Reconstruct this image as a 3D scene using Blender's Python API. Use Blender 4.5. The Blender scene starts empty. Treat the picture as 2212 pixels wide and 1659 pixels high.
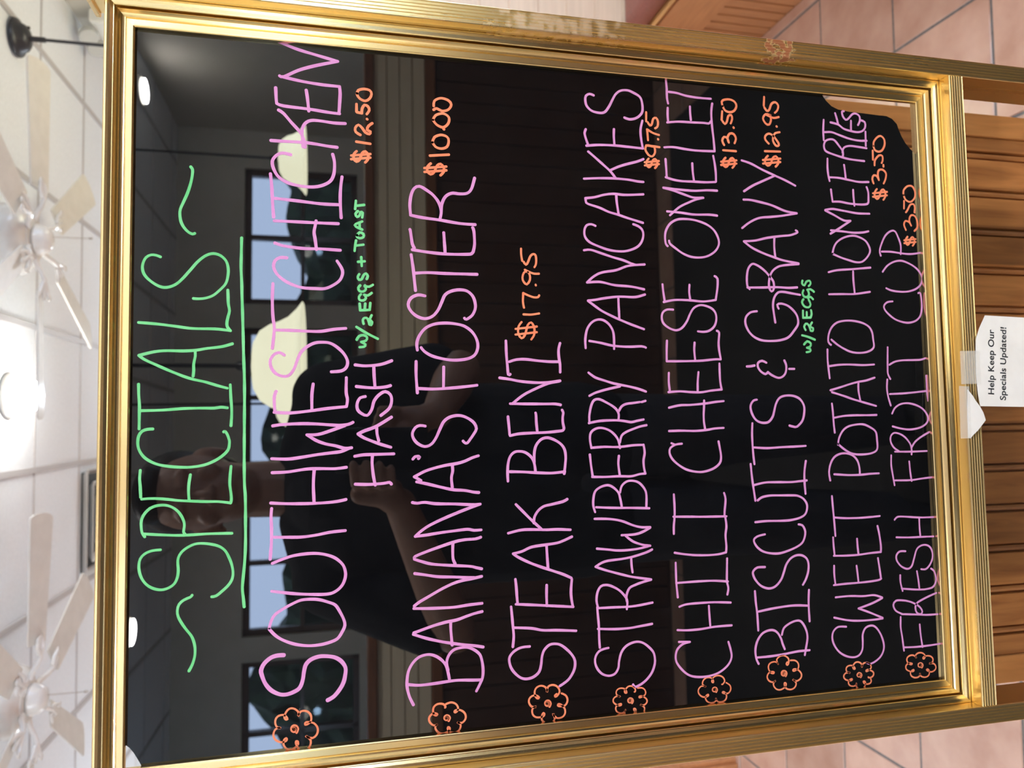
import bpy, bmesh, math, random
from mathutils import Vector, Matrix

# ------------------------------------------------------------------ scene, camera, world, exposure
S = bpy.context.scene
C = S.collection
random.seed(11)
# world axes: x = right along the sign, y = away from the photographer, z = up; metres
CAM_H = 1.45
cd = bpy.data.cameras.new('camera')
cam = bpy.data.objects.new('camera', cd)
C.objects.link(cam)
RIGHT = Vector((0.99802232, -0.06280098, -0.00273442))
AWAY = Vector((0.06056645, 0.97233455, -0.22560414))
DOWN = Vector((-0.01682693, -0.22499235, -0.97421522))
# the phone was held upright but the picture is stored lying on its side: camera x = world down, camera y = world right
m = Matrix.Identity(4)
for i in range(3):
    m[i][0] = DOWN[i]
    m[i][1] = RIGHT[i]
    m[i][2] = -AWAY[i]
m[2][3] = CAM_H
cam.matrix_world = m
cd.sensor_fit = 'HORIZONTAL'
cd.sensor_width = 36.0
cd.lens = 1605.0 / 2212.0 * 36.0
cd.clip_start = 0.01
cd.dof.use_dof = True
cd.dof.focus_distance = 0.62
cd.dof.aperture_fstop = 8.5
S.camera = cam

w = bpy.data.worlds.new('world')
S.world = w
w.use_nodes = True
bg = w.node_tree.nodes['Background']
bg.inputs[0].default_value = (0.62, 0.74, 1.0, 1)
bg.inputs[1].default_value = 9.0

S.view_settings.view_transform = 'Standard'
S.view_settings.look = 'None'
S.view_settings.gamma = 1.0
S.view_settings.use_curve_mapping = False
S.view_settings.exposure = 0.5
S.cycles.max_bounces = 10
S.cycles.diffuse_bounces = 5
S.cycles.glossy_bounces = 6
S.cycles.transmission_bounces = 8
S.cycles.sample_clamp_indirect = 6.0
S.cycles.use_denoising = True
S.cycles.caustics_reflective = False
S.cycles.caustics_refractive = False

# the room is turned a hair against the sign
TW = 0.015
def RM(x, y, z=0.0):
    return Vector((x + TW * y, y - TW * x, z))
ROOM_ROT = -TW
WARM = (1.0, 0.985, 0.985)
COOL_FILL = (0.45, 0.70, 1.0)  # bluish tint of the added globes behind the photographer
DAY = (0.70, 0.85, 1.0)  # bluish-white tint of the front lamp and the added fill globes
CEIL = 2.75

# marker strokes on the board, in millimetres from the opening's lower left corner: (line, ink, 'width:x,y x,y ...|...')
INK = [
    ('heading', 'green', '2.2:446.5,660.9 444.5,659.6 440.3,659.7 433.9,660.8 426.0,663.0 418.9,665.8 413.2,668.0 409.0,668.4 403.4,667.6 398.7,665.3 395.3,662.1 393.9,659.2 394.5,657.6|2.2:392.4,623.4 378.7,623.6 368.1,623.7 357.6,623.2 346.4,622.9 332.4,622.4 315.0,621.9 297.7,621.4 283.8,620.9 270.0,620.7 249.4,620.7 231.6,620.7 204.3,620.5 190.7,619.7 170.4,619.5 153.5,619.5 140.1,620.2 128.8,621.2 122.1,621.5 115.4,620.8 109.0,620.2|2.1:375.3,681.8 376.4,684.7 376.6,688.4 374.5,691.9 369.9,694.0 365.1,694.2 360.4,692.3 355.8,687.6 352.5,681.9 352.0,676.9 354.2,671.2 358.8,666.2 365.9,660.5 373.0,654.8 377.7,649.1 379.3,643.9 377.8,638.7 373.7,634.7 367.8,633.1 361.5,633.4 355.9,635.0 350.9,639.2 346.6,644.0 344.4,649.4 343.7,654.6 343.9,658.1|2.2:351.0,633.3 346.2,633.1 340.6,632.9 335.0,632.0 330.8,632.9 326.0,633.8 322.5,633.5 319.4,631.2|2.1:324.8,696.5 323.9,684.1 322.4,671.5 320.8,658.8 320.7,642.8 319.9,634.4 319.5,631.5|2.2:309.3,629.8 307.0,637.6 305.5,648.5 304.1,656.2 303.5,665.0 303.6,676.4 303.0,683.9 301.4,690.7 299.9,695.9|2.1:299.9,695.9 297.1,692.5 292.7,683.7 288.3,674.3 284.3,664.9 281.9,657.9 279.8,649.0 277.1,640.6 275.0,633.2|2.1:303.0,656.5 299.6,656.4 293.5,657.5 288.7,657.4 284.3,657.8|2.1:278.2,695.9 270.5,695.7 262.5,695.1 253.8,695.1 244.8,695.1|2.1:258.4,693.8 258.5,686.5 258.8,677.1 259.7,664.6 259.9,652.0 259.8,642.4 260.5,637.9 259.9,633.1|2.1:277.7,631.1 268.8,630.7 259.9,630.0 253.0,630.0 246.2,630.4|2.1:244.6,685.7 244.4,689.4 243.1,693.0 239.9,695.2 235.9,695.9 232.0,695.7 228.0,694.4 223.9,691.6 220.5,687.2 218.0,681.7 216.5,674.8 215.6,666.7 215.4,659.2 216.3,651.6 218.2,645.3 221.6,638.9 225.9,633.8 229.2,631.9 234.0,631.4 236.0,631.8 239.5,633.0 241.9,634.6 241.6,635.6|2.1:214.0,693.9 208.1,694.3 201.5,693.8 194.2,693.4|2:192.7,692.7 192.9,685.7 192.1,676.4 190.7,667.1 189.9,657.7 189.2,648.3 188.8,638.7 187.5,630.4|2.1:209.7,659.1 203.7,660.0 197.7,660.3 191.3,659.9|2.1:215.3,630.2 208.2,630.8 201.4,631.0 194.6,630.1 189.9,629.8 187.5,630.4|2:167.0,690.9 165.8,679.2 164.8,666.9 164.8,657.5 165.0,644.9 164.6,629.3|2:164.9,690.3 167.9,692.1 172.5,692.8 177.1,692.7 181.6,690.8 185.7,686.8 187.5,681.9 187.6,676.4 185.8,671.4 182.3,667.3 177.9,664.5 173.8,663.1 170.5,663.1 167.2,663.5 165.5,662.5|2:154.8,679.4 154.4,685.2 152.4,690.1 149.0,693.1 144.5,694.0 139.9,693.7 134.6,692.0 129.8,688.6 126.6,683.7 125.4,678.2 126.6,673.3 129.3,669.6 133.8,667.5 139.0,666.9 144.3,667.3 148.2,667.0 152.1,664.9 155.2,661.2 157.6,656.2 158.1,651.2 157.3,644.9 155.3,638.5 151.7,634.0 146.2,631.1 140.8,629.2 135.4,628.3 130.7,628.8 126.2,631.3 121.9,635.8 118.5,640.2 118.0,643.3|2:120.1,657.1 118.7,658.4 117.0,662.7 114.0,666.1 109.5,667.3 104.8,666.6 99.4,663.8 94.6,660.6 90.4,657.5 85.7,655.6 80.4,654.7 74.6,655.0 68.9,656.7 64.8,658.8'),
    ('southwest', 'pink', '2.5:553.7,597.6 548.5,582.6 544.9,566.9 541.3,550.1|2.6:541.3,550.1 535.9,567.9 531.0,580.6 524.5,592.2 525.0,595.3|2.5:524.2,592.2 522.0,577.7 520.7,563.0 520.4,549.2|2.6:520.4,548.7 514.7,548.2 505.2,548.7 497.9,549.2|2.5:502.2,597.5 500.6,592.2 499.6,572.8 498.2,558.1 497.7,548.7|2.5:514.9,598.3 506.2,597.9 502.2,597.5|2.5:515.0,574.8 508.3,573.8 498.0,572.8|2.5:496.9,596.0 494.4,592.2 487.7,586.4 481.4,580.6 477.0,577.7 472.0,576.2 468.1,575.7|2.5:468.3,577.2 475.0,577.7 482.1,577.9 487.5,575.7 490.4,570.9 490.5,563.1 489.7,553.2 489.9,544.3|2.5:471.7,601.7 471.7,592.1 471.9,577.7 471.3,568.0 470.2,558.2 469.7,550.8|2.5:461.2,586.8 462.1,593.1 459.7,597.8 455.0,600.7 448.9,599.7 442.6,595.9 438.4,589.2 436.4,580.6 435.9,570.9 437.4,563.1 441.4,556.3 447.8,553.3 457.1,552.8 463.7,554.2|2.5:444.7,602.1 434.7,601.1 424.6,600.6 416.6,600.1 410.1,599.6|2.5:425.2,599.2 424.1,582.5 422.6,563.1 422.6,549.4|2.5:445.6,546.9 437.8,547.9 427.4,548.4 412.1,547.7|2.4:407.1,599.1 407.1,582.5 407.0,568.0 407.1,550.0|2.5:408.6,567.2 404.0,568.0 399.3,568.8 393.9,568.0 385.3,566.9|2.4:389.4,598.6 387.4,592.0 385.9,577.7 386.0,563.2 385.5,548.5|2.4:377.9,589.6 377.9,594.8 375.1,598.6 370.6,599.5 365.6,597.6 360.8,592.9 357.0,586.2 354.4,577.7 354.0,568.0 354.2,560.3 357.4,553.5 361.6,548.6 367.2,546.6 371.3,547.6 376.7,551.0|2.4:357.1,600.0 343.7,600.4 330.8,599.9 322.9,598.9 314.0,599.4 306.1,600.3|2.4:320.4,598.9 320.3,587.1 319.8,572.9 319.9,563.3 321.6,553.6 322.5,544.3|2.4:300.8,591.4 302.7,594.7 301.7,598.4 298.2,601.2 294.3,601.9 289.4,600.3 285.5,596.5 284.0,590.9 285.5,587.1 290.4,583.8 297.3,581.4 303.3,578.6 307.8,573.8 310.6,568.1 311.2,562.3 310.5,556.5 307.0,550.7 302.0,545.8 296.5,543.1 291.5,543.9 288.5,547.8 287.7,555.6|2.4:272.3,597.4 267.9,598.8 256.1,598.3|2.4:256.1,598.8 255.5,587.1 256.8,572.9 258.7,558.5 260.0,544.5|2.4:283.0,544.0 271.5,544.2 265.5,543.2 260.0,544.0|2.4:278.1,569.5 269.6,570.5 257.8,570.5|2.4:245.6,599.8 246.6,592.1 247.0,577.9 246.6,567.1 245.7,556.2 245.2,549.0 246.0,542.4 247.5,539.0|2.4:245.0,545.3 241.2,556.2 238.4,565.7 238.2,574.3|2.4:238.2,574.3 233.6,567.1 230.8,559.9 229.2,552.6 227.0,545.3 227.4,540.2|2.4:227.1,542.0 224.6,548.3 223.7,556.3 222.5,567.1 220.9,577.9 219.7,588.5 220.3,600.5|2.3:209.5,600.1 209.8,588.5 211.6,574.3 211.6,563.5 211.3,552.7 212.1,544.3|2.4:211.4,568.7 204.0,569.3 196.7,569.4 185.6,568.9|2.3:186.3,601.1 185.3,588.5 184.8,570.7 185.2,556.4 186.0,549.1 186.9,544.7|2.3:182.1,600.5 176.0,600.9 165.1,600.5 154.3,600.7 143.6,601.5|2.3:160.2,600.0 159.6,588.4 159.3,577.8 160.3,567.2 162.0,556.4 162.7,545.2|2.3:140.3,599.9 142.8,593.3 145.2,584.9 146.3,574.3 146.0,565.8 144.1,557.9 141.2,552.1 136.2,547.1 131.0,545.3 126.6,545.3 120.9,547.5 116.5,552.2 114.5,558.6 115.0,570.8 116.6,584.9 119.3,600.2|2.3:91.9,601.9 96.4,600.8 101.2,598.1 105.1,592.5 108.9,584.9 111.2,578.5 111.4,571.5 110.6,565.1 108.1,557.9 105.6,552.9 99.9,549.3 93.9,546.5 89.5,545.8 84.5,548.0 79.8,551.6 77.4,558.0 76.2,565.8 76.4,574.3 78.3,583.4 81.9,591.8 85.8,597.4 90.8,601.9|3:70.7,591.4 70.8,595.9 69.5,600.8 65.6,605.6 60.9,607.8 57.3,607.3 50.8,604.8 45.5,600.7 42.1,595.2 41.1,590.3 42.2,584.8 44.9,579.9 50.4,577.5 57.4,576.4 62.3,575.0 65.6,571.5 67.4,565.8 67.3,560.2 65.9,553.7 62.6,548.7 57.6,545.5 52.5,545.5 46.2,547.0 40.7,550.2 36.1,554.5 34.0,558.8'),
    ('hash', 'pink', '2.4:198.6,537.4 198.1,527.1 198.5,515.9 199.2,510.7 197.8,509.2|2.4:220.3,524.0 213.9,524.2 204.9,523.3 197.3,521.9|2.4:220.6,537.7 221.6,530.7 221.7,519.5 221.8,507.1|2.5:251.2,508.8 247.0,515.6 243.3,522.4 240.4,530.6 238.2,535.0|2.4:238.2,535.0 235.1,530.6 230.4,519.5 227.1,509.4|2.4:243.6,520.5 237.9,520.2 232.6,518.9|2.4:267.9,529.3 266.9,533.3 262.4,535.7 257.4,535.3 254.4,532.3 252.8,527.9 257.3,524.4 264.3,522.4 269.3,518.4 271.8,513.5 269.3,509.5 264.2,508.5 258.2,510.6 252.7,517.1|2.4:276.0,536.2 274.9,524.4 275.4,514.4 276.6,509.4|2.5:292.1,522.5 284.5,522.3 275.4,521.6|2.4:293.3,537.1 292.5,529.2 293.6,517.3 296.7,508.3'),
    ('eggs_toast', 'green', '2.1:307.5,533.6 307.9,530.1 309.7,528.9 311.7,532.3|2.1:311.7,532.3 312.8,528.6 315.6,527.7 317.3,530.6 316.3,534.0 313.5,535.8|2.1:323.8,536.0 318.9,528.1 314.4,519.2|2.1:326.4,530.4 329.5,531.0 331.2,529.5 330.6,527.2 326.5,525.8|2.1:326.2,525.8 325.5,524.5 327.9,523.7 329.6,525.3 331.3,525.0 333.4,524.0|2.1:337.3,533.0 337.7,525.5|2.1:337.3,533.0 342.6,533.4|2.1:337.6,529.5 342.7,529.0|2.1:337.7,525.5 343.3,525.0|2.1:350.3,532.4 348.2,533.9 345.7,533.4 345.3,530.4 347.3,528.4 349.9,529.4|2.1:349.9,529.9 349.4,526.9 351.5,523.9|2.1:357.4,532.9 355.4,534.4 352.8,533.4 352.6,530.4 354.5,528.4 357.5,529.1|2.1:357.0,529.4 356.6,525.9 358.2,522.9|2.1:366.6,533.6 364.3,534.8 362.0,533.8 362.6,531.7 365.7,530.3 367.3,528.3 365.3,526.9 362.9,527.7|2.1:376.6,534.5 377.2,529.3|2.1:380.5,532.0 373.3,531.6|2.1:394.0,536.0 390.1,536.7 385.4,537.2|2.1:389.8,535.9 390.8,530.2|2.1:398.3,535.2 400.7,533.2 399.6,530.2 397.0,530.2 395.9,533.2 397.1,535.2 398.3,535.2|2.1:409.8,531.1 406.4,537.1 403.1,531.2|2.1:408.6,533.1 404.0,533.2|2.1:418.1,534.6 415.7,536.4 413.2,535.1 414.8,533.1 417.5,532.4 417.0,530.6 413.1,531.1|2.1:426.6,536.0 419.8,536.6|2.1:422.4,536.1 423.5,529.6'),
    ('price_southwest', 'orange', '2.2:467.6,535.3 465.1,537.5 461.3,537.6 459.0,535.4 460.6,533.1 463.3,532.0 466.4,530.8 467.9,528.3 465.3,526.2 461.6,526.2 458.8,528.4|2.1:460.7,539.6 463.0,524.4|2.1:463.7,539.6 466.0,524.4|2.2:475.5,535.4 474.5,524.3|2.2:481.4,532.3 483.5,535.8 486.9,536.3 489.7,533.8 487.3,530.8 483.8,528.3 482.5,525.0 484.7,524.1 486.0,526.8 489.3,525.7 491.8,522.7|2.2:495.1,526.9 494.8,526.6|2.2:506.9,535.2 500.6,535.2|2.2:500.1,534.7 499.6,531.0|2.2:499.9,531.0 503.6,530.7 506.7,528.7 505.6,526.0 502.5,525.0 499.2,527.0|2.2:515.9,534.7 518.6,533.7 520.1,529.1 519.4,524.6 516.4,523.1 512.5,524.6 510.1,528.2 511.8,532.7 514.8,534.7 515.9,534.7'),
    ('price_banana', 'orange', '2.2:461.3,475.1 458.6,477.7 454.6,477.9 452.1,475.2 453.8,472.5 456.7,471.2 460.0,469.7 461.6,466.8 458.9,464.2 454.9,464.3 451.9,466.9|2.2:453.9,480.2 456.4,462.1|2.2:457.1,480.2 459.6,462.1|2.2:468.0,475.6 469.9,459.8|2.2:479.4,473.4 483.8,471.8 486.3,466.5 485.1,461.2 481.5,459.7 476.5,461.3 474.6,466.1 475.8,470.8 479.4,473.4|2.2:491.6,463.9 491.3,463.6|2.2:498.7,472.7 502.7,470.5 504.8,464.2 501.9,459.4 496.5,460.0 492.9,464.3 494.7,469.6 498.5,472.7|2.2:510.6,472.0 515.0,471.4 517.8,466.1 516.5,459.8 512.9,457.2 508.4,459.9 506.9,465.2 508.7,469.4 507.4,472.1'),
    ('banana', 'pink', '2.5:416.9,492.1 415.4,482.9 413.9,467.3 411.9,451.5 411.5,438.3|2.5:417.9,492.1 425.2,492.6 433.7,491.5 439.6,488.8 441.5,484.7 439.1,479.5 434.7,473.3 428.6,468.7 421.3,466.7 414.9,467.8|2.5:421.3,466.7 427.7,466.1 434.2,462.9 437.2,457.6 437.0,451.2 437.9,444.8 441.9,441.0 451.2,438.2|2.5:388.2,490.8 386.6,478.0 385.6,462.4 386.0,446.6 386.6,441.8 388.6,440.2|2.5:388.6,440.2 395.0,439.0 405.7,439.4 408.8,440.4|2.5:387.2,463.9 396.1,464.4 403.5,464.8|2.5:389.9,489.3 392.9,490.8 403.3,492.3 404.9,492.7|2.5:384.0,491.9 374.2,490.5 363.8,489.5 354.5,488.6|2.5:368.8,489.0 369.6,478.2 369.3,462.6 369.4,437.3|2.5:350.2,480.9 350.9,486.6 348.2,492.2 343.0,494.6 337.9,492.8 333.3,487.7 331.4,481.1 333.5,474.9 338.8,470.2 345.7,467.0 351.5,464.3 354.7,459.1 356.0,452.3 355.1,445.9 351.0,441.2 345.2,439.2 340.0,439.3 334.7,442.0 331.4,446.8 332.4,448.3|2.4:305.5,487.5 311.1,487.9 317.3,485.8 323.6,480.7 327.0,473.4 328.0,465.1 327.6,456.8 325.6,448.4 320.5,441.7 313.7,438.0 307.4,437.6 301.7,440.3 298.5,446.7 297.4,457.2 298.4,466.5 300.9,475.8 304.5,481.9 307.6,484.4|2.4:296.2,488.6 284.5,488.7 270.7,487.8|2.4:274.2,487.3 273.7,474.0 274.6,458.5 275.6,448.0 276.7,438.6|2.4:291.7,466.1 275.2,466.5|2.4:243.6,481.7 244.2,486.0 242.4,489.8 238.2,492.1 234.0,491.4 229.7,488.0 227.1,482.3 228.9,476.9 234.0,473.0 240.9,469.8 247.0,466.6 250.5,461.9 251.9,455.6 251.1,450.1 248.3,444.6 245.1,441.1 240.8,439.6 236.9,441.6 232.3,444.9 229.3,447.3 229.3,449.2 230.9,450.8|2.4:217.2,491.9 219.1,490.2 219.4,487.6|2.4:219.4,487.6 218.8,486.4 217.5,487.4|2.4:218.6,438.3 217.1,443.5 214.4,449.8 212.8,456.1 211.5,465.5 209.5,474.8 207.1,482.5 203.0,490.9|2.4:203.0,490.9 199.9,485.6|2.4:198.9,489.1 197.1,481.1 194.0,469.5 191.6,459.5 190.7,450.1 189.0,442.3 188.6,438.4|2.4:211.8,460.0 206.8,459.7 201.4,460.8 193.7,460.2|2.4:182.5,492.6 181.8,488.8 182.3,482.7 180.8,473.5 180.0,458.1 178.9,444.0 179.1,437.3|2.4:179.1,437.3 176.3,446.4 172.2,458.2 167.8,469.8 163.3,479.9 159.4,486.0 155.5,490.6|2.3:155.5,490.6 156.2,481.5 157.5,470.0 158.5,458.3 159.2,448.2 158.1,442.7 158.2,436.8|2.4:152.3,437.3 151.2,441.3 150.9,450.7 149.7,458.5 146.5,470.1 143.0,481.6 139.7,490.7 138.3,491.5|2.3:137.5,491.5 135.3,485.5 133.0,477.9 131.4,466.4 129.4,447.0 128.0,441.6 126.8,436.9|2.4:148.7,460.2 141.9,460.5 135.8,460.2 132.3,458.7|2.3:126.2,491.2 124.7,483.3 122.6,472.6 121.5,458.8 120.3,447.2 120.1,443.3|2.4:120.7,437.0 119.4,444.8 118.4,452.6 116.2,461.2 112.3,470.5 107.3,480.4 103.4,488.0 100.7,491.8|2.3:98.8,492.2 98.1,482.0 97.7,470.6 97.6,459.1 98.6,447.5 99.1,436.9|2.4:92.5,437.0 91.3,443.7 89.2,451.5 87.4,457.7 86.2,466.9 84.3,476.1 82.2,483.7 79.7,492.4|2.3:78.6,492.8 74.7,482.3 71.3,470.9 69.5,463.3 67.9,455.6 65.9,444.0 64.2,436.6|2.3:86.6,462.7 80.3,462.8 67.8,461.8|2.3:40.1,497.6 38.7,487.9 39.0,475.1 39.7,463.6 39.7,456.0 38.7,444.4 38.4,438.2|2.3:24.1,493.2 30.6,496.2 38.1,498.0 44.6,497.9 50.4,496.8 56.0,493.7 60.1,489.2 61.8,483.9 61.6,478.6 59.1,473.3 55.0,468.8 49.9,466.2 41.6,464.4|2.3:48.4,465.4 54.4,466.4 59.5,464.9 63.7,461.0 65.1,455.6 65.0,449.5 62.7,444.1 58.5,439.4 52.7,437.6 45.9,436.9 39.9,437.5 34.9,439.8 29.9,442.6'),
    ('steak', 'pink', '2.2:61.5,397.7 61.2,405.0 58.6,411.0 54.7,414.6 51.0,415.1 45.6,413.6 40.7,410.1 36.9,405.4 35.7,400.6 36.7,395.0 40.4,390.1 46.4,388.2 52.5,387.4 57.7,385.3 61.5,380.7 61.8,375.0 59.9,370.1 54.3,363.7 48.6,359.7 43.9,359.0 38.6,360.3 32.8,364.2 29.7,368.3 27.4,372.6|2.2:94.6,412.8 86.5,412.1 78.1,411.5 70.4,411.0 62.5,411.9|2.2:77.6,410.3 76.0,395.9 73.7,386.2 72.8,374.0 71.1,357.5|2.2:96.4,408.7 95.0,395.5 93.5,382.5 92.3,371.9 90.9,359.5|2.3:116.6,408.8 109.3,408.1 103.1,407.8 97.3,407.3|2.3:110.1,382.2 102.2,382.5 93.3,382.4|2.3:113.7,360.3 103.9,361.3 96.9,360.9 91.3,359.9|2.3:148.9,359.5 146.1,366.6 144.4,372.4 143.4,382.3 142.1,394.6 139.0,402.8 137.5,410.4|2.3:137.5,410.4 134.9,406.9 129.8,397.3 125.7,387.6 122.0,377.8 118.3,368.0 114.8,360.7|2.3:143.3,381.7 133.2,381.3 123.0,380.7|2.3:154.4,414.2 156.5,403.2 156.4,392.7 155.7,382.1 155.6,372.2 154.7,360.6|2.3:177.7,407.3 170.8,400.6 164.3,394.2 156.0,385.3|2.3:161.8,392.2 166.5,391.7 171.8,388.3 175.2,383.3 176.5,376.7 178.5,366.7 180.3,362.9|2.3:204.8,411.7 204.2,399.9 203.3,389.3 202.6,376.2 203.4,364.5|2.3:197.0,413.7 203.3,413.9 211.1,413.4 217.3,411.5 220.8,407.8 221.4,402.9 220.1,398.0 216.1,393.2 210.5,390.8 203.8,390.0|2.3:212.1,390.8 220.0,390.7 226.3,388.9 230.9,384.7 232.3,379.7 231.1,374.7 227.4,368.2 222.6,364.5 216.1,363.4 209.0,364.0 201.8,365.0|2.3:250.4,412.8 243.3,412.2 235.4,411.6|2.3:234.6,411.2 236.0,403.4 236.5,391.2 236.8,378.8 237.5,370.4 238.2,365.4 240.2,364.4|2.3:240.2,364.4 245.0,365.3 249.8,365.3 253.0,364.7 255.4,365.7|2.3:237.4,387.8 245.3,388.5 250.9,388.6 253.3,389.0|2.3:282.8,419.3 281.6,410.8 280.0,402.6 278.8,390.3 278.9,377.9 280.2,367.0|2.4:279.9,367.9 277.9,377.9 272.0,392.1 267.6,400.4 261.3,408.7|2.3:261.2,410.7 260.9,398.9 260.7,382.4 260.6,371.6 259.8,367.0|2.3:313.9,413.5 302.7,413.3 293.1,412.6 285.6,411.9 285.8,410.3|2.3:296.3,410.9 298.1,404.8 298.4,396.6 297.2,385.9 296.5,375.9 296.5,367.9|2.4:312.3,366.3 307.0,367.7 300.5,367.6 294.1,366.7 287.6,366.7'),
    ('price_steak', 'orange', '1.9:329.9,399.7 326.1,402.4 320.1,402.7 316.2,400.0 318.5,397.2 322.8,395.8 327.6,394.3 329.7,391.3 325.5,388.8 319.4,388.9 315.3,391.5|1.9:319.2,405.1 321.5,386.6|1.9:324.0,405.0 326.3,386.5|1.9:336.5,397.8 336.4,391.4 337.5,384.2|1.9:342.2,397.4 347.2,398.2 354.7,397.8|1.9:354.7,397.8 352.8,393.6 351.2,388.5 351.5,384.9 353.0,383.9|1.9:362.0,386.8 361.5,386.6|1.9:374.6,396.0 372.9,392.2 371.5,388.1 371.6,383.8|1.9:372.6,393.3 373.1,395.8 370.2,397.8 365.7,398.0 362.1,394.7 365.9,391.8 370.2,391.8 372.6,393.3|1.9:392.6,399.0 387.3,399.0 382.3,398.2|1.9:381.3,396.9 378.9,394.9 381.5,393.1 386.6,390.9 388.4,388.3 387.2,386.3 382.7,385.9 379.2,386.4 377.1,387.6'),
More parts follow.
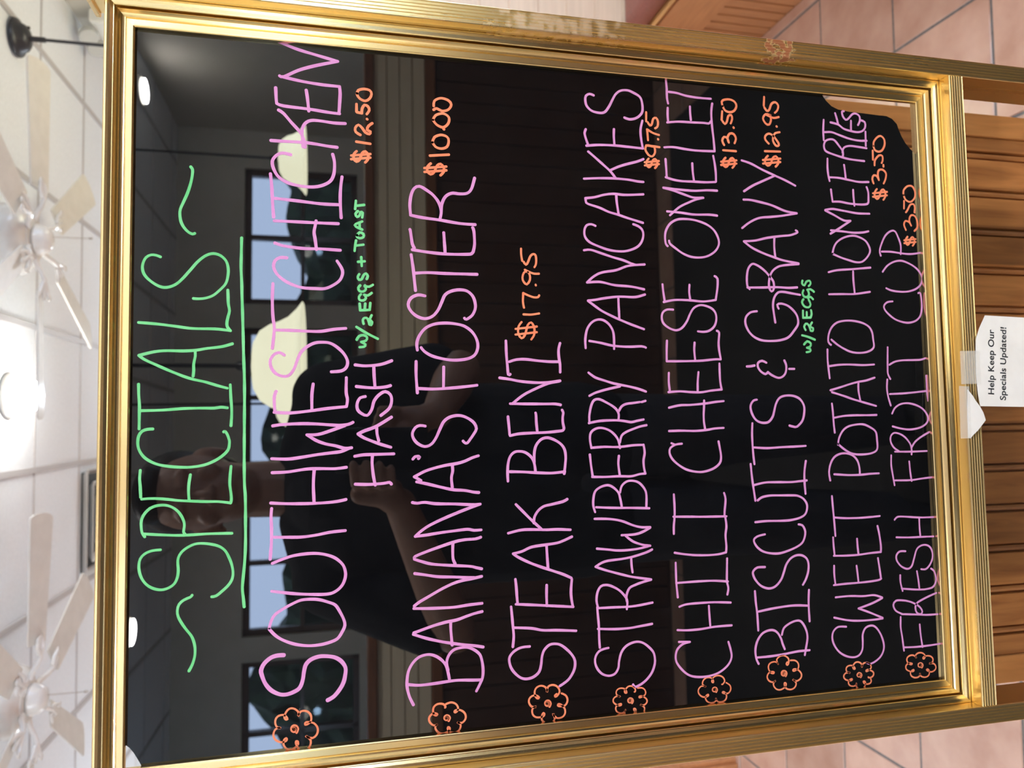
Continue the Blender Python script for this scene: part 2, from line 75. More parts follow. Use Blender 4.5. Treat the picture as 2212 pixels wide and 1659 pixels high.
    ('strawberry', 'pink', '2:54.8,329.4 54.2,333.7 52.6,337.9 48.6,340.9 43.9,341.5 38.3,339.5 33.6,335.0 31.8,329.2 33.1,324.1 37.5,321.0 42.9,320.2 49.8,318.1 54.6,314.1 57.3,308.1 57.7,302.0 55.1,296.0 48.6,289.4 42.9,287.8 38.2,288.0 32.0,290.3 26.9,294.4 23.0,299.6 20.5,306.1 22.6,308.2|2:89.1,338.5 81.2,338.0 72.5,337.4 63.1,337.4 55.7,337.0|2:71.2,338.3 69.9,323.9 69.7,311.1 70.5,301.6 71.7,289.5|2:88.3,337.0 88.0,323.5 87.6,311.5 88.1,301.1 89.6,288.5|2:89.0,337.8 94.6,339.0 101.6,337.9 106.2,334.9 107.1,330.2 105.5,324.7 101.5,318.0 96.0,313.0 92.0,311.4 85.7,312.0|2:92.0,311.8 96.8,312.1 103.0,309.3 105.4,304.1 107.4,297.1 108.9,289.2|2:134.5,287.6 132.4,292.9 129.4,305.1 128.0,315.5 127.1,328.4 125.4,334.4 122.8,339.1|2:122.8,339.1 119.7,331.1 116.5,321.0 114.5,314.2 112.2,305.6 109.2,289.2|2:128.3,306.9 121.9,306.7 116.2,306.0|2:162.9,338.9 162.2,325.8 160.0,314.7 155.9,304.4 153.9,296.6 153.6,288.7|2.1:153.2,288.8 149.9,295.9 148.2,302.9 148.0,315.0|2:147.4,311.6 142.2,304.8 139.0,296.2 137.8,289.2|2:137.5,291.0 135.9,299.7 135.2,309.3 135.3,318.8 136.6,328.1 137.8,337.5|2:172.6,337.4 171.4,321.2 170.7,304.0 169.8,289.1|2:168.6,338.4 173.9,339.9 180.2,339.6 185.8,338.0 189.2,333.6 190.9,326.7 188.8,321.6 184.2,317.0 178.5,315.4 172.4,314.3|2:184.2,315.5 189.8,313.8 193.3,309.4 193.9,304.2 192.1,298.1 186.6,293.0 180.9,291.4 170.3,291.8|2:198.3,340.2 197.9,329.1 198.1,316.2 197.8,304.9 199.4,297.0 199.7,291.8|2:217.2,341.9 209.2,341.2 198.7,339.8|2.1:215.4,315.7 208.5,316.4 198.7,315.3|2.1:224.6,292.8 217.7,291.9 211.1,293.2 204.6,292.9 199.7,291.8|2:223.0,339.6 223.5,328.5 223.1,315.5 224.3,302.4 224.4,292.8|2:222.8,340.4 230.1,341.5 235.7,340.6 238.9,336.6 239.8,331.5 238.3,325.5 235.0,320.4 229.6,316.2 222.2,314.5|2.1:227.1,314.4 232.8,312.7 236.0,308.2 238.3,302.0 240.3,295.8 241.4,289.6|2.1:244.0,342.1 245.7,332.2 246.1,319.2 245.4,310.6 244.3,303.6 245.3,298.3 246.4,292.1|2.1:244.6,341.6 251.0,341.5 259.1,339.6 263.6,336.9 264.4,332.6 262.3,327.5 258.5,320.6 254.8,316.4 250.7,314.8 246.6,315.3|2.1:254.0,314.7 258.0,312.0 260.1,307.6 260.8,301.4 261.6,295.2|2.1:261.6,293.5 262.6,289.9|2.1:287.2,341.4 283.1,335.5 280.3,327.0 277.8,318.4 275.3,305.4 273.2,296.6 270.7,289.2|2.1:267.3,341.1 270.1,335.0 272.9,324.6 275.3,313.2|2.1:314.5,339.9 313.1,330.5 310.6,318.4 309.8,304.4 310.3,292.0 309.2,288.1|2.1:308.4,343.5 316.2,343.6 324.5,341.8 330.3,337.8 333.0,332.6 332.9,327.4 329.7,322.2 324.0,318.5 317.3,317.5 307.8,317.6|2.1:356.1,287.6 354.3,293.4 353.5,298.8 353.6,312.0 352.0,325.1 350.3,333.9 349.6,340.3|2.1:349.2,340.4 346.0,335.7 340.8,328.0 335.6,316.9 332.0,308.2 328.8,299.5 325.4,289.4|2.1:352.7,312.5 344.8,312.4 334.8,312.1|2.1:365.3,340.8 366.1,329.1 363.7,316.1 363.0,302.9 362.0,295.0 360.6,288.3|2.1:365.3,340.8 370.4,335.1 374.4,327.2 376.9,314.0 381.1,302.4 382.9,287.2|2.1:393.4,342.9 394.0,336.9 391.1,326.5 388.1,316.1 386.0,307.3 383.3,299.7 382.2,295.3|2.1:415.3,332.0 416.6,335.5 415.6,339.8 411.3,342.1 405.5,341.8 400.7,337.6 397.2,329.0 394.6,320.3 393.7,311.5 394.5,302.7 398.2,293.7 403.5,289.1 409.5,287.5 414.1,288.7 416.9,292.2 418.4,296.7|2.2:445.8,286.5 444.8,296.8 444.3,305.7 444.7,314.6 443.3,323.4 440.7,332.2 439.4,340.5|2.1:439.4,340.5 436.5,340.2 434.5,338.5 431.7,328.1 428.3,319.4 426.2,310.7 423.7,301.9 420.1,287.7|2.2:444.0,312.0 437.2,311.7 426.3,310.2|2.1:456.6,341.4 457.9,327.4 458.5,314.2 458.2,300.9 457.2,292.0 457.0,286.1|2.2:481.0,336.9 476.7,331.4 469.7,322.8 464.9,317.1 459.2,312.4|2.2:465.3,317.6 469.2,309.5 472.4,300.5 475.1,291.5 477.7,285.5|2.2:486.2,338.5 487.7,326.7 488.2,313.4 487.9,300.1 487.4,285.7|2.2:500.8,338.8 497.3,340.0 492.3,338.8 487.8,337.2|2.2:502.8,312.6 496.8,312.9 489.1,312.5|2.2:512.7,285.4 504.7,287.4 497.0,287.2 487.4,285.7|2.2:532.0,330.8 533.0,334.3 531.0,337.9 526.6,338.6 521.6,337.2 517.7,332.5 516.6,325.5 517.9,320.6 523.4,316.5 530.6,312.7 535.1,309.9 538.5,305.3 539.4,299.0 537.8,293.7 534.5,287.4 529.4,285.3 521.6,285.1 517.1,287.9 514.1,292.5 513.0,298.0 514.2,302.4'),
    ('price_strawberry', 'orange', '2:478.5,280.4 476.2,282.3 472.7,282.6 470.6,280.6 472.0,278.6 474.5,277.6 477.4,276.4 478.7,274.2 476.4,272.4 472.9,272.5 470.4,274.5|2:472.1,284.3 474.2,270.8|2:474.9,284.3 477.0,270.7|2:489.8,276.5 490.6,281.5 486.9,283.4 481.9,280.4 480.8,276.8 484.9,274.0 489.6,274.7 489.8,276.5|2:490.4,282.4 490.1,274.7 489.7,269.7|2:497.0,270.9 496.7,270.7|2:495.3,280.5 505.2,281.1|2:505.2,281.1 502.2,275.3 500.9,269.8|2:520.8,281.5 512.5,281.8|2:511.8,280.4 508.9,278.2 510.4,276.4 515.3,274.9 516.4,272.1 513.0,270.4 508.6,271.0 506.7,273.3'),
    ('chili', 'pink', '1.9:54.6,265.1 53.9,255.8|1.9:53.8,254.9 52.7,261.2 48.7,266.6 43.3,268.5 37.6,267.8 30.8,262.8 25.9,256.7 23.6,248.8 23.4,238.0 25.7,228.0 31.1,219.6 37.3,215.9 43.8,216.4 50.9,218.4|1.9:64.7,266.1 63.8,256.3 63.9,243.8 64.9,231.1 64.9,214.7|1.9:83.2,235.9 76.2,235.7 66.0,235.2|1.9:84.3,263.7 85.9,257.4 86.2,243.9 85.9,230.4 84.6,214.9|1.9:122.0,266.0 112.3,266.0 104.2,265.9 97.7,265.4 92.5,265.0|1.9:104.7,266.1 104.8,255.0 104.8,242.4 104.4,229.7 103.0,216.9|2:123.0,216.9 109.5,217.6 102.9,217.8 97.1,216.7 91.8,217.8|1.9:130.6,266.6 128.9,257.7 127.5,247.0 126.9,236.1 127.1,225.2 128.4,217.8|2:128.4,217.8 133.3,217.2 143.3,217.7 151.5,216.5 159.9,217.5|2:180.8,265.8 170.1,265.5 161.9,265.7 153.8,266.7 146.9,266.9|2:161.6,266.9 161.1,254.8 160.3,236.8 159.8,216.2|2:180.3,217.7 174.8,216.5 164.0,217.8 159.9,218.0|2:224.7,256.8 224.0,262.7 221.2,267.7 217.1,268.7 212.1,266.6 207.0,261.4 202.2,253.5 199.9,244.5 199.7,236.3 202.3,227.0 206.8,220.9 212.6,219.4 220.2,220.4 225.9,221.4|2:225.3,266.6 224.0,263.5|2:236.0,268.5 236.1,256.8 235.7,243.2 236.4,232.2 237.5,224.8 237.9,216.0|2:262.4,234.1 255.7,234.5 249.8,235.0 243.1,234.9 237.2,234.0|2:256.4,267.9 258.4,257.9 258.7,247.0 259.8,233.2 261.0,224.0 261.8,215.1|2:270.1,267.9 270.7,257.5 270.0,246.6 269.8,236.6 271.2,227.3 272.2,216.6|2:287.0,267.1 278.5,267.4 271.8,266.7|2:287.7,238.7 279.3,239.7 271.2,240.0|2:295.4,218.0 285.2,218.0 278.4,217.7 272.2,216.6|2:297.3,268.8 297.4,254.8 297.9,236.5 299.2,222.6 299.2,216.5|2:315.4,268.0 307.8,268.5 297.7,268.8|2:314.0,241.5 307.2,242.1 298.7,241.5|2.1:324.9,219.3 323.2,217.2 314.2,218.1 307.3,217.8 299.7,216.5|2:343.2,261.3 343.2,266.9 340.6,271.1 335.5,272.3 330.5,270.5 326.4,264.8 324.9,258.4 327.4,252.9 333.4,248.1 339.4,245.2 345.0,241.3 347.7,235.7 347.4,230.1 345.0,223.7 340.7,220.1 334.7,219.6 328.7,222.0 324.8,227.2 323.8,232.8 324.2,237.9|2:349.9,269.9 351.9,259.4 352.0,245.7 351.2,231.8 352.8,219.7|2:365.6,270.7 358.4,270.1 350.8,269.0|2:365.9,244.7 359.0,245.2 351.8,244.3|2.1:374.5,219.8 372.3,217.1 364.1,217.4 353.0,219.5|2:400.2,264.7 402.3,266.4 408.7,266.9 414.7,265.6 420.9,261.3 424.7,254.3 425.5,245.9 424.7,236.7 421.7,226.5 416.8,219.2 410.0,215.2 403.9,214.5 397.7,218.0 393.1,224.8 391.1,232.3 391.2,241.6 393.9,249.8 398.4,257.0 402.4,262.3 405.0,263.1|2.1:431.6,264.1 431.0,250.4 430.0,238.4 430.6,223.4 430.1,215.4|2.1:428.2,261.5 436.1,252.1 440.9,242.6 443.8,236.0 445.8,229.0|2.1:445.8,228.5 445.5,237.8 447.3,245.2 450.5,256.2 452.9,267.1|2.1:452.9,267.1 452.1,252.4 451.8,237.6 453.0,224.5 453.2,214.6|2.1:462.6,264.5 460.9,257.7 460.0,249.4 460.2,237.3 460.3,226.1 461.2,215.7|2.1:479.1,264.2 470.9,263.8 463.1,263.6|2.1:476.9,238.2 469.0,238.0 461.2,237.1|2.1:485.3,217.2 478.3,216.0 469.6,215.2 461.7,215.2|2.1:489.9,265.0 490.7,255.8 489.6,243.8 489.1,232.6 489.7,215.6|2.1:489.7,215.6 500.4,216.2 511.0,217.2 518.0,217.6 526.9,217.6 534.2,216.4|2.1:513.0,261.5 514.6,250.4 515.0,236.4 515.4,226.0 515.3,220.4 517.5,218.4|2.1:526.5,260.6 519.9,260.9 513.8,260.6|2.1:529.6,238.7 523.4,238.7 517.3,238.2|2.1:553.4,261.7 544.7,261.0 535.9,261.0 530.7,260.1|2.1:541.5,258.8 541.1,251.4 539.3,242.2 538.5,230.9 538.6,217.7'),
    ('price_chili', 'orange', '2.1:484.4,204.9 481.9,207.1 478.0,207.4 475.7,205.2 477.2,202.9 480.0,201.7 483.2,200.3 484.7,197.8 482.1,195.8 478.2,195.9 475.5,198.2|2.1:477.4,209.4 479.7,194.0|2.1:480.4,209.3 482.7,193.9|2.1:491.3,207.0 491.3,194.1|2.1:496.3,205.8 500.2,207.6 503.9,205.6 502.8,202.3 498.9,201.0|2.1:498.9,201.0 503.2,202.2 507.4,199.7 507.3,195.8 503.0,193.6 498.7,195.2|2.1:513.5,195.7 513.1,195.4|2.1:527.8,206.6 519.7,207.4|2.1:518.5,206.5 516.0,204.2 518.8,202.1 523.9,200.5 525.0,197.6 521.5,196.7 517.1,198.4|2.1:532.8,205.9 536.8,206.7 538.9,204.2 539.7,198.5 537.9,193.7 534.0,191.9 529.3,194.5 527.6,198.9 529.0,203.7 532.8,205.9'),
    ('biscuits', 'pink', '2:35.2,191.9 35.2,176.9 36.1,162.7 37.2,150.3 37.3,138.6|2:29.7,189.8 34.4,191.9 41.9,192.5 49.1,190.4 54.9,185.9 57.4,180.7 57.8,175.0 55.4,170.4 49.7,166.8 45.5,165.6 40.3,163.5|2:53.0,165.8 58.6,163.6 62.3,157.7 64.2,151.0 63.6,146.7 59.8,143.4 53.8,140.8 47.9,140.3 40.5,141.9 33.5,143.6|2:92.9,190.9 82.9,190.4 72.9,189.4 58.5,189.0|2:74.9,187.9 76.5,175.1 77.6,160.9 77.7,150.3 76.6,137.9|2:90.5,136.8 82.1,137.5 74.6,137.7 62.8,137.4|2:113.4,180.2 113.4,187.7 110.7,191.6 107.9,192.2 102.8,190.0 97.1,184.6 94.4,177.2 95.8,170.5 101.3,164.6 107.7,161.5 114.3,158.8 119.5,154.2 122.0,148.4 121.7,142.5 118.5,137.8 113.3,136.1 106.6,136.9 100.0,139.6 95.5,142.7|2:142.2,179.0 141.3,184.7 139.4,189.0 136.5,190.1 131.3,187.0 127.3,181.5 125.2,174.0 124.7,165.5 126.4,156.8 129.7,147.0 133.6,141.1 140.3,138.3 144.6,138.6 148.5,140.9 149.5,144.7|2:172.6,184.8 175.2,180.5 176.4,172.8 176.2,161.4 175.8,149.8 175.1,144.0 171.9,138.3 166.2,135.2 159.0,137.0 155.4,143.0 153.7,152.7 153.5,162.3 153.9,176.6 153.4,188.0|2:205.1,190.6 196.6,190.0 186.5,189.0 172.5,187.2|2:186.4,187.6 188.2,177.1 188.2,165.6 187.8,151.2 188.3,141.5 188.8,134.6|2.1:206.4,134.7 196.2,136.6 185.8,136.8 176.8,136.3|2:241.6,187.4 232.2,188.1 222.0,188.0 211.8,187.5 205.0,186.8|2:219.9,186.7 219.0,173.9 219.5,159.5 219.8,144.9 220.2,134.2|2.1:262.8,182.1 262.0,185.5 257.7,188.5 252.6,188.2 247.5,186.0 243.6,182.4 241.8,176.8 242.6,171.0 247.2,166.8 252.3,165.0 258.4,163.1 263.9,159.5 266.2,153.6 266.0,144.8 262.9,138.1 257.2,134.4 251.1,134.2 243.3,136.5 237.9,142.2 237.9,146.1 238.9,149.9|2.1:296.4,171.1 298.1,175.4 296.4,179.3 292.9,179.9 288.6,177.2 286.0,172.5 287.8,169.8|2.1:287.8,169.8 285.2,166.3 282.6,159.6 283.9,154.7 287.8,151.6 293.9,150.9 298.4,152.6|2.1:292.9,190.9 293.1,187.1 293.8,183.2|2.1:290.8,148.1 290.8,142.7|2.1:343.4,178.8 342.3,185.1 337.8,190.0 331.8,190.7 324.9,187.7 319.7,182.2 316.8,174.6 316.3,165.0 317.3,155.2 320.1,147.3 326.4,141.1 332.6,136.9 339.6,137.6 344.9,141.3 349.2,147.0 351.0,153.8 349.8,157.7 346.3,156.4|2.1:333.5,160.4 341.8,161.5 349.7,162.1 356.8,160.3 361.3,156.2 361.9,150.4 360.9,143.5 359.6,133.7|2.1:365.0,187.5 365.4,172.6 366.1,158.0 365.8,145.3 366.5,136.4|2.1:363.6,185.2 366.6,187.4 374.5,187.6 382.4,185.9 386.9,181.8 385.8,176.6 381.6,170.0 376.0,164.4 370.9,160.7 364.7,160.5 362.0,163.0 365.4,165.3 372.5,165.0 379.6,162.3 384.2,157.2 386.6,150.3 388.5,133.9|2.1:420.1,135.4 418.4,133.5 415.4,141.1 414.1,151.0 411.7,165.8 408.8,177.6 407.6,189.2|2.1:407.4,189.2 402.2,181.7 397.7,171.3 393.8,158.8 391.4,150.0 389.0,133.9|2.1:412.4,158.0 403.5,158.5 393.8,157.8|2.1:419.8,190.6 425.5,182.7 430.0,172.8 431.7,160.1 433.4,148.2 436.3,133.7|2.2:436.3,133.7 438.0,146.0 442.6,159.6 445.1,172.2 446.4,180.9 446.4,188.1|2.1:483.0,188.6 480.7,179.5 475.7,168.0 470.7,154.5 466.8,143.8 462.5,134.0|2.1:454.3,187.3 459.9,178.4 464.6,168.5 470.8,155.0'),
    ('price_biscuits', 'orange', '2.1:489.1,161.5 486.3,164.1 482.2,164.5 479.7,161.9 481.4,159.1 484.4,157.7 487.8,156.2 489.4,153.2 486.6,150.8 482.5,151.0 479.5,153.7|2.1:481.5,166.8 484.1,148.8|2.1:484.8,166.7 487.4,148.6|2.1:493.4,164.3 494.1,148.5|2.1:500.9,160.1 504.3,163.4 507.9,163.3 510.4,159.7 508.5,154.9 501.7,149.7 499.4,150.3 499.6,152.8 503.9,155.5 508.5,154.9 511.4,152.7 512.6,148.2|2.1:518.0,151.2 517.7,150.9|2.1:528.1,157.0 528.8,161.9 524.5,165.0 519.7,162.3 519.1,158.8 523.8,156.7 527.8,157.5|2.1:528.0,160.9 525.8,154.1 527.1,148.6|2.1:545.1,163.0 536.8,163.7|2.1:535.0,163.1 532.0,160.8 533.2,158.3 539.3,155.5 541.0,151.5 538.1,148.6 533.4,149.8 530.9,152.4'),
    ('eggs', 'green', '2.1:372.9,130.5 370.2,131.1 368.5,128.7 372.1,126.5 373.1,123.0 370.4,122.1 368.1,124.2|2.1:364.0,129.9 361.3,131.0 358.2,129.7 357.8,126.2 360.6,124.1 364.1,125.4|2.1:364.5,125.9 365.1,122.4 362.9,119.0|2.1:355.5,130.3 352.8,131.9 348.9,129.6 348.1,125.2 350.8,123.0 355.2,124.8|2.1:357.0,125.7 357.9,122.7 355.8,120.3|2.1:338.2,131.4 338.6,123.6|2.1:338.5,131.4 344.9,131.3|2.1:338.7,127.6 343.6,127.4|2.1:338.6,123.6 341.9,122.3 345.5,122.8|2.1:326.8,129.3 329.8,130.7 332.8,128.8 331.7,126.1 326.7,124.2|2.1:326.4,124.2 326.0,122.0 328.7,121.3 329.5,123.5 331.7,123.9 334.0,122.3|2.1:321.9,133.3 320.6,127.4 318.0,120.1|2.1:306.3,129.3 307.0,125.6 309.0,125.0 310.4,128.7|2.1:310.4,128.7 311.4,125.4 314.5,124.5 316.4,128.1 313.5,131.5'),
    ('sweet', 'pink', '1.8:55.1,100.1 55.5,108.5 51.7,113.6 45.9,114.9 39.8,113.2 33.5,108.6 29.2,101.9 27.3,94.1 28.5,88.0 33.2,84.3 40.0,83.4 46.8,83.1 52.5,79.8 54.2,73.7 52.1,68.7 45.3,64.0 37.4,61.4 31.4,61.7 25.7,65.1 21.5,71.4 19.9,77.0 21.4,80.4|1.8:82.1,109.6 82.3,95.2 81.3,81.3 81.4,69.2 78.7,60.7|1.9:78.2,60.7 74.2,71.6 70.5,86.4|1.8:70.5,86.4 65.8,74.0 60.2,61.2|1.8:59.7,61.2 59.2,72.4 59.5,87.4 61.0,99.3 64.1,112.0|1.8:93.1,111.1 93.6,98.7 93.7,85.7 94.1,72.5 94.9,63.4 96.0,60.7|1.8:110.5,109.9 102.4,110.1 93.8,109.3|1.8:109.2,86.4 101.8,85.7 94.1,85.1|1.9:114.8,63.3 106.5,62.2 96.0,61.0|1.8:119.5,109.8 119.0,97.4 119.0,84.3 119.9,71.2 120.3,59.9|1.8:136.2,109.7 128.1,109.5 119.5,108.8|1.9:133.7,84.6 126.8,84.4 119.4,83.8|1.9:144.3,62.2 136.0,60.6 125.5,59.5 120.3,59.9|1.9:173.6,109.1 163.2,108.6 150.3,107.8 137.3,107.2|1.8:154.2,108.1 153.1,97.7 152.6,82.6 152.9,69.4 153.4,59.2|1.9:193.5,105.6 192.3,90.7 192.2,77.5 192.8,67.3 192.9,58.0|1.9:188.0,110.1 195.4,111.0 203.1,109.1 209.1,104.9 212.0,98.7 212.3,91.7 209.9,84.7 205.0,80.4 198.8,78.7 192.2,78.5|1.9:220.4,100.3 226.5,99.0 233.4,94.6 237.3,88.4 238.9,79.2 238.8,72.0 236.0,65.0 231.9,59.5 224.8,58.4 215.5,58.7 212.1,64.2 211.0,72.5 211.2,81.6 213.1,88.6 217.2,95.4 221.3,100.3|1.9:258.6,104.9 250.3,104.3 239.7,103.9 231.8,103.2|1.9:245.4,103.6 247.0,92.9 247.5,80.7 247.4,68.5 247.5,57.7|1.9:282.7,57.9 280.1,66.8 278.7,76.1 276.5,85.4 273.9,94.6 271.0,105.8|1.9:269.2,104.4 265.6,92.0 262.4,82.0 259.7,71.9 256.0,57.7|1.9:278.7,75.6 270.4,76.0 261.0,74.4|1.9:308.9,107.2 299.6,107.5 290.7,106.9 282.1,106.1|1.9:293.4,106.3 294.7,95.6 295.0,84.4 294.5,70.1 295.1,57.7|1.9:313.3,103.3 316.0,105.9 322.7,105.3 329.4,102.0 334.4,95.7 336.3,86.4 336.0,76.2 333.9,67.0 330.4,61.0 325.0,58.2 318.7,57.5 311.5,57.3 307.4,63.3 306.0,72.6 306.8,81.8 309.9,89.8 313.8,96.7 318.2,102.5|1.9:360.9,103.0 361.4,89.2 361.7,76.9 362.9,67.6 364.3,58.7|2:383.5,76.0 374.4,76.1 362.7,75.3|1.9:381.8,102.5 384.0,93.2 385.4,77.8 386.5,67.4 387.6,56.9|1.9:399.5,97.5 405.5,95.7 411.0,91.9 415.4,84.5 417.7,75.1 416.6,67.9 413.2,60.8 407.0,56.9 402.4,56.7 396.8,60.6 392.9,66.0 392.3,72.3 393.8,79.4 396.2,88.5 399.5,97.5|2:421.8,98.0 421.4,86.2 420.6,73.9 421.3,63.5 422.7,57.2|2:418.6,98.6 424.0,89.2 431.9,76.4|2:431.9,76.4 432.0,83.6 436.5,93.7 440.6,103.2|2:441.1,103.2 442.4,95.4 441.2,83.2 439.6,68.8 439.8,55.2|2:449.4,94.6 449.8,86.9 448.6,76.6 448.3,64.2 449.4,56.8 452.3,55.6|2:461.0,96.1 455.6,95.6 449.4,94.9|2:462.0,72.0 455.1,71.9 446.8,71.3|2:465.6,57.0 460.6,55.4 452.3,55.6|2:490.7,98.4 482.8,98.8 475.5,98.4 469.2,97.2|2:472.8,97.5 472.8,86.8 471.5,76.5 470.2,65.1 470.8,54.6|2:485.8,80.7 479.4,80.0 473.0,79.5|2:496.7,97.4 493.8,85.7 491.8,74.4 491.0,58.3|2:496.3,95.9 498.3,100.4 502.8,101.7 507.5,99.9 509.7,95.2 509.2,90.1 504.0,85.2 498.7,81.3 494.1,81.6|2:497.8,81.9 502.5,80.1 504.8,73.8 504.5,64.4 503.8,55.0|2:528.2,100.7 517.5,101.7 508.3,101.6|2:516.3,100.0 516.8,92.8 514.7,84.7 511.8,73.4 510.7,63.0 511.3,54.6|2:520.1,55.4 506.1,55.7|2:526.3,93.4 524.8,85.2 521.1,79.2 519.4,70.9 519.0,63.6 520.8,58.3 524.8,55.4 529.5,55.7 531.0,59.9|2:535.7,88.0 530.7,86.5 525.3,85.2|2:529.7,70.9 519.8,71.4|2:538.4,78.3 537.7,80.4 533.2,79.6 530.1,76.6 531.8,73.4 536.3,69.0 537.1,64.8 534.6,61.2 530.0,61.2 526.1,63.3'),
    ('price_sweet', 'orange', '2:464.4,45.6 461.6,47.9 457.3,48.3 454.7,46.1 456.4,43.7 459.5,42.4 462.9,41.0 464.5,38.4 461.6,36.4 457.4,36.6 454.3,38.9|2:456.6,50.3 458.9,34.6|2:460.0,50.1 462.3,34.4|2:469.8,48.9 473.9,50.2 477.7,48.4 477.0,44.8 473.4,42.9|2:473.4,42.9 478.9,43.8 483.2,42.3 483.9,38.0 480.4,34.5 474.8,35.4 470.4,37.7|2:488.7,37.0 487.0,37.0|2:502.0,48.2 493.1,48.4|2:487.6,46.9 492.8,46.1 497.7,41.5 497.5,37.8 493.3,37.5 490.4,38.8|2:506.7,46.9 510.5,46.7 515.4,42.7 517.2,38.4 514.2,34.8 508.5,34.6 502.7,38.1 501.4,42.4 503.0,46.0 506.7,47.2'),
    ('fresh', 'pink', '1.7:31.7,39.2 31.1,26.8 31.3,12.2 32.0,-1.5|1.7:59.6,41.8 50.5,42.3 41.8,41.2 28.7,39.9|1.7:51.2,21.5 42.0,21.0 30.6,19.6|1.7:62.1,40.6 60.8,26.1 59.5,12.6 59.3,1.1|1.7:62.1,39.6 65.6,46.6 71.0,49.1 74.7,46.1 74.6,38.8 72.8,30.7 69.6,23.6 66.3,19.6 62.7,17.9 60.7,19.9 62.3,24.0 66.7,25.3 71.0,23.5 74.0,17.0 76.6,9.5 79.0,1.4|1.7:85.5,39.3 83.7,24.8 83.1,14.4|1.7:83.1,14.4 84.3,5.9 88.0,2.0 93.2,0.9 99.6,2.8 101.9,5.9|1.7:97.8,40.1 91.3,40.2 83.3,38.3|1.7:100.5,21.7 92.7,20.6 83.4,19.8|1.7:119.6,33.2 119.7,39.4 116.3,43.2 111.5,43.0 106.0,38.6 103.2,32.0 105.4,27.2 112.2,24.2 120.0,21.1 123.3,17.3 124.4,11.9 122.8,6.7 118.2,3.8 112.0,3.7 106.0,6.7 101.8,11.7 102.1,16.9|1.7:132.9,42.3 132.1,27.2 132.0,14.6 131.8,1.4|1.7:149.3,16.3 140.9,16.4 132.0,15.9|1.7:149.2,43.4 151.5,40.7 151.9,35.5 150.2,15.7 149.9,-1.8|1.7:185.8,40.9 185.5,24.1 186.6,11.4 187.6,-1.4|1.7:209.4,43.7 200.5,44.2 191.6,43.1 181.4,41.6|1.7:203.1,24.2 193.7,23.7 184.7,22.6|1.7:212.7,39.4 212.3,22.6 212.5,4.0|1.7:213.2,35.1 216.4,40.2 221.9,43.5 227.2,43.2 230.3,39.4 229.3,33.2 225.6,27.1 219.6,22.2 214.2,20.9 209.7,21.2|1.8:216.0,21.1 221.3,16.8 225.7,10.2 230.5,0.3|1.8:248.6,40.5 254.0,37.0 257.5,30.5 258.2,22.1 256.0,12.6 251.9,5.4 245.5,1.0 240.0,1.9 236.0,7.4 233.9,15.0 233.3,23.5 234.6,32.9 236.5,40.6|1.8:280.9,44.1 272.0,44.9 263.9,43.8 256.3,41.6|1.8:267.1,42.1 267.6,27.9 268.7,13.0 270.0,-1.0|1.8:284.5,0.5 271.8,0.5 260.4,-0.2|1.8:311.6,42.0 301.7,42.6 292.6,43.1 286.3,43.1 281.4,40.7|1.8:294.9,41.0 297.9,34.6 299.2,26.1 299.5,14.4 299.9,5.8 301.4,0.3|1.8:355.7,34.0 354.9,39.8 351.6,43.7 348.0,43.4 343.5,39.4 338.6,32.3 336.0,24.0 335.5,16.6 337.6,8.9 342.3,3.8 349.7,1.6 358.0,1.5 364.5,2.5 364.4,4.7|1.8:384.1,43.5 390.2,37.9 394.2,30.3 395.4,21.7 392.5,12.2 388.1,4.9 383.1,0.9 378.5,-0.5 372.9,1.5 368.5,7.1 365.8,15.9 365.3,25.5 366.3,35.0 368.3,40.4|1.8:403.6,43.5 403.8,32.9 402.8,22.3 402.4,11.6 404.1,-0.3|1.8:399.6,44.8 404.7,45.7 413.1,42.4 420.2,37.8 424.2,31.8 423.9,27.5 417.5,24.1 410.2,21.9 401.8,22.4'),
    ('price_fresh', 'orange', '1.9:419.2,13.7 416.9,15.6 413.3,16.0 411.1,14.2 412.5,12.2 415.1,11.1 417.9,9.9 419.3,7.8 416.8,6.1 413.2,6.3 410.7,8.3|1.9:412.8,17.7 414.5,4.7|1.9:415.6,17.5 417.4,4.5|1.9:425.9,15.1 431.0,17.0 434.8,15.1 433.6,10.9 430.4,8.9|1.9:430.4,8.9 435.9,10.8 440.7,8.3 440.0,4.0 434.5,1.7 428.9,2.0 425.4,5.4|1.9:443.9,4.5 443.6,4.1|1.9:454.4,15.6 446.9,16.1|1.9:443.3,14.1 446.2,11.8 451.0,8.8 451.7,5.0 448.5,3.6 444.7,4.3|1.9:460.0,15.8 464.7,15.6 469.2,11.0 469.5,5.6 464.5,2.6 457.9,3.5 453.8,8.7 455.9,13.9 460.0,15.8'),
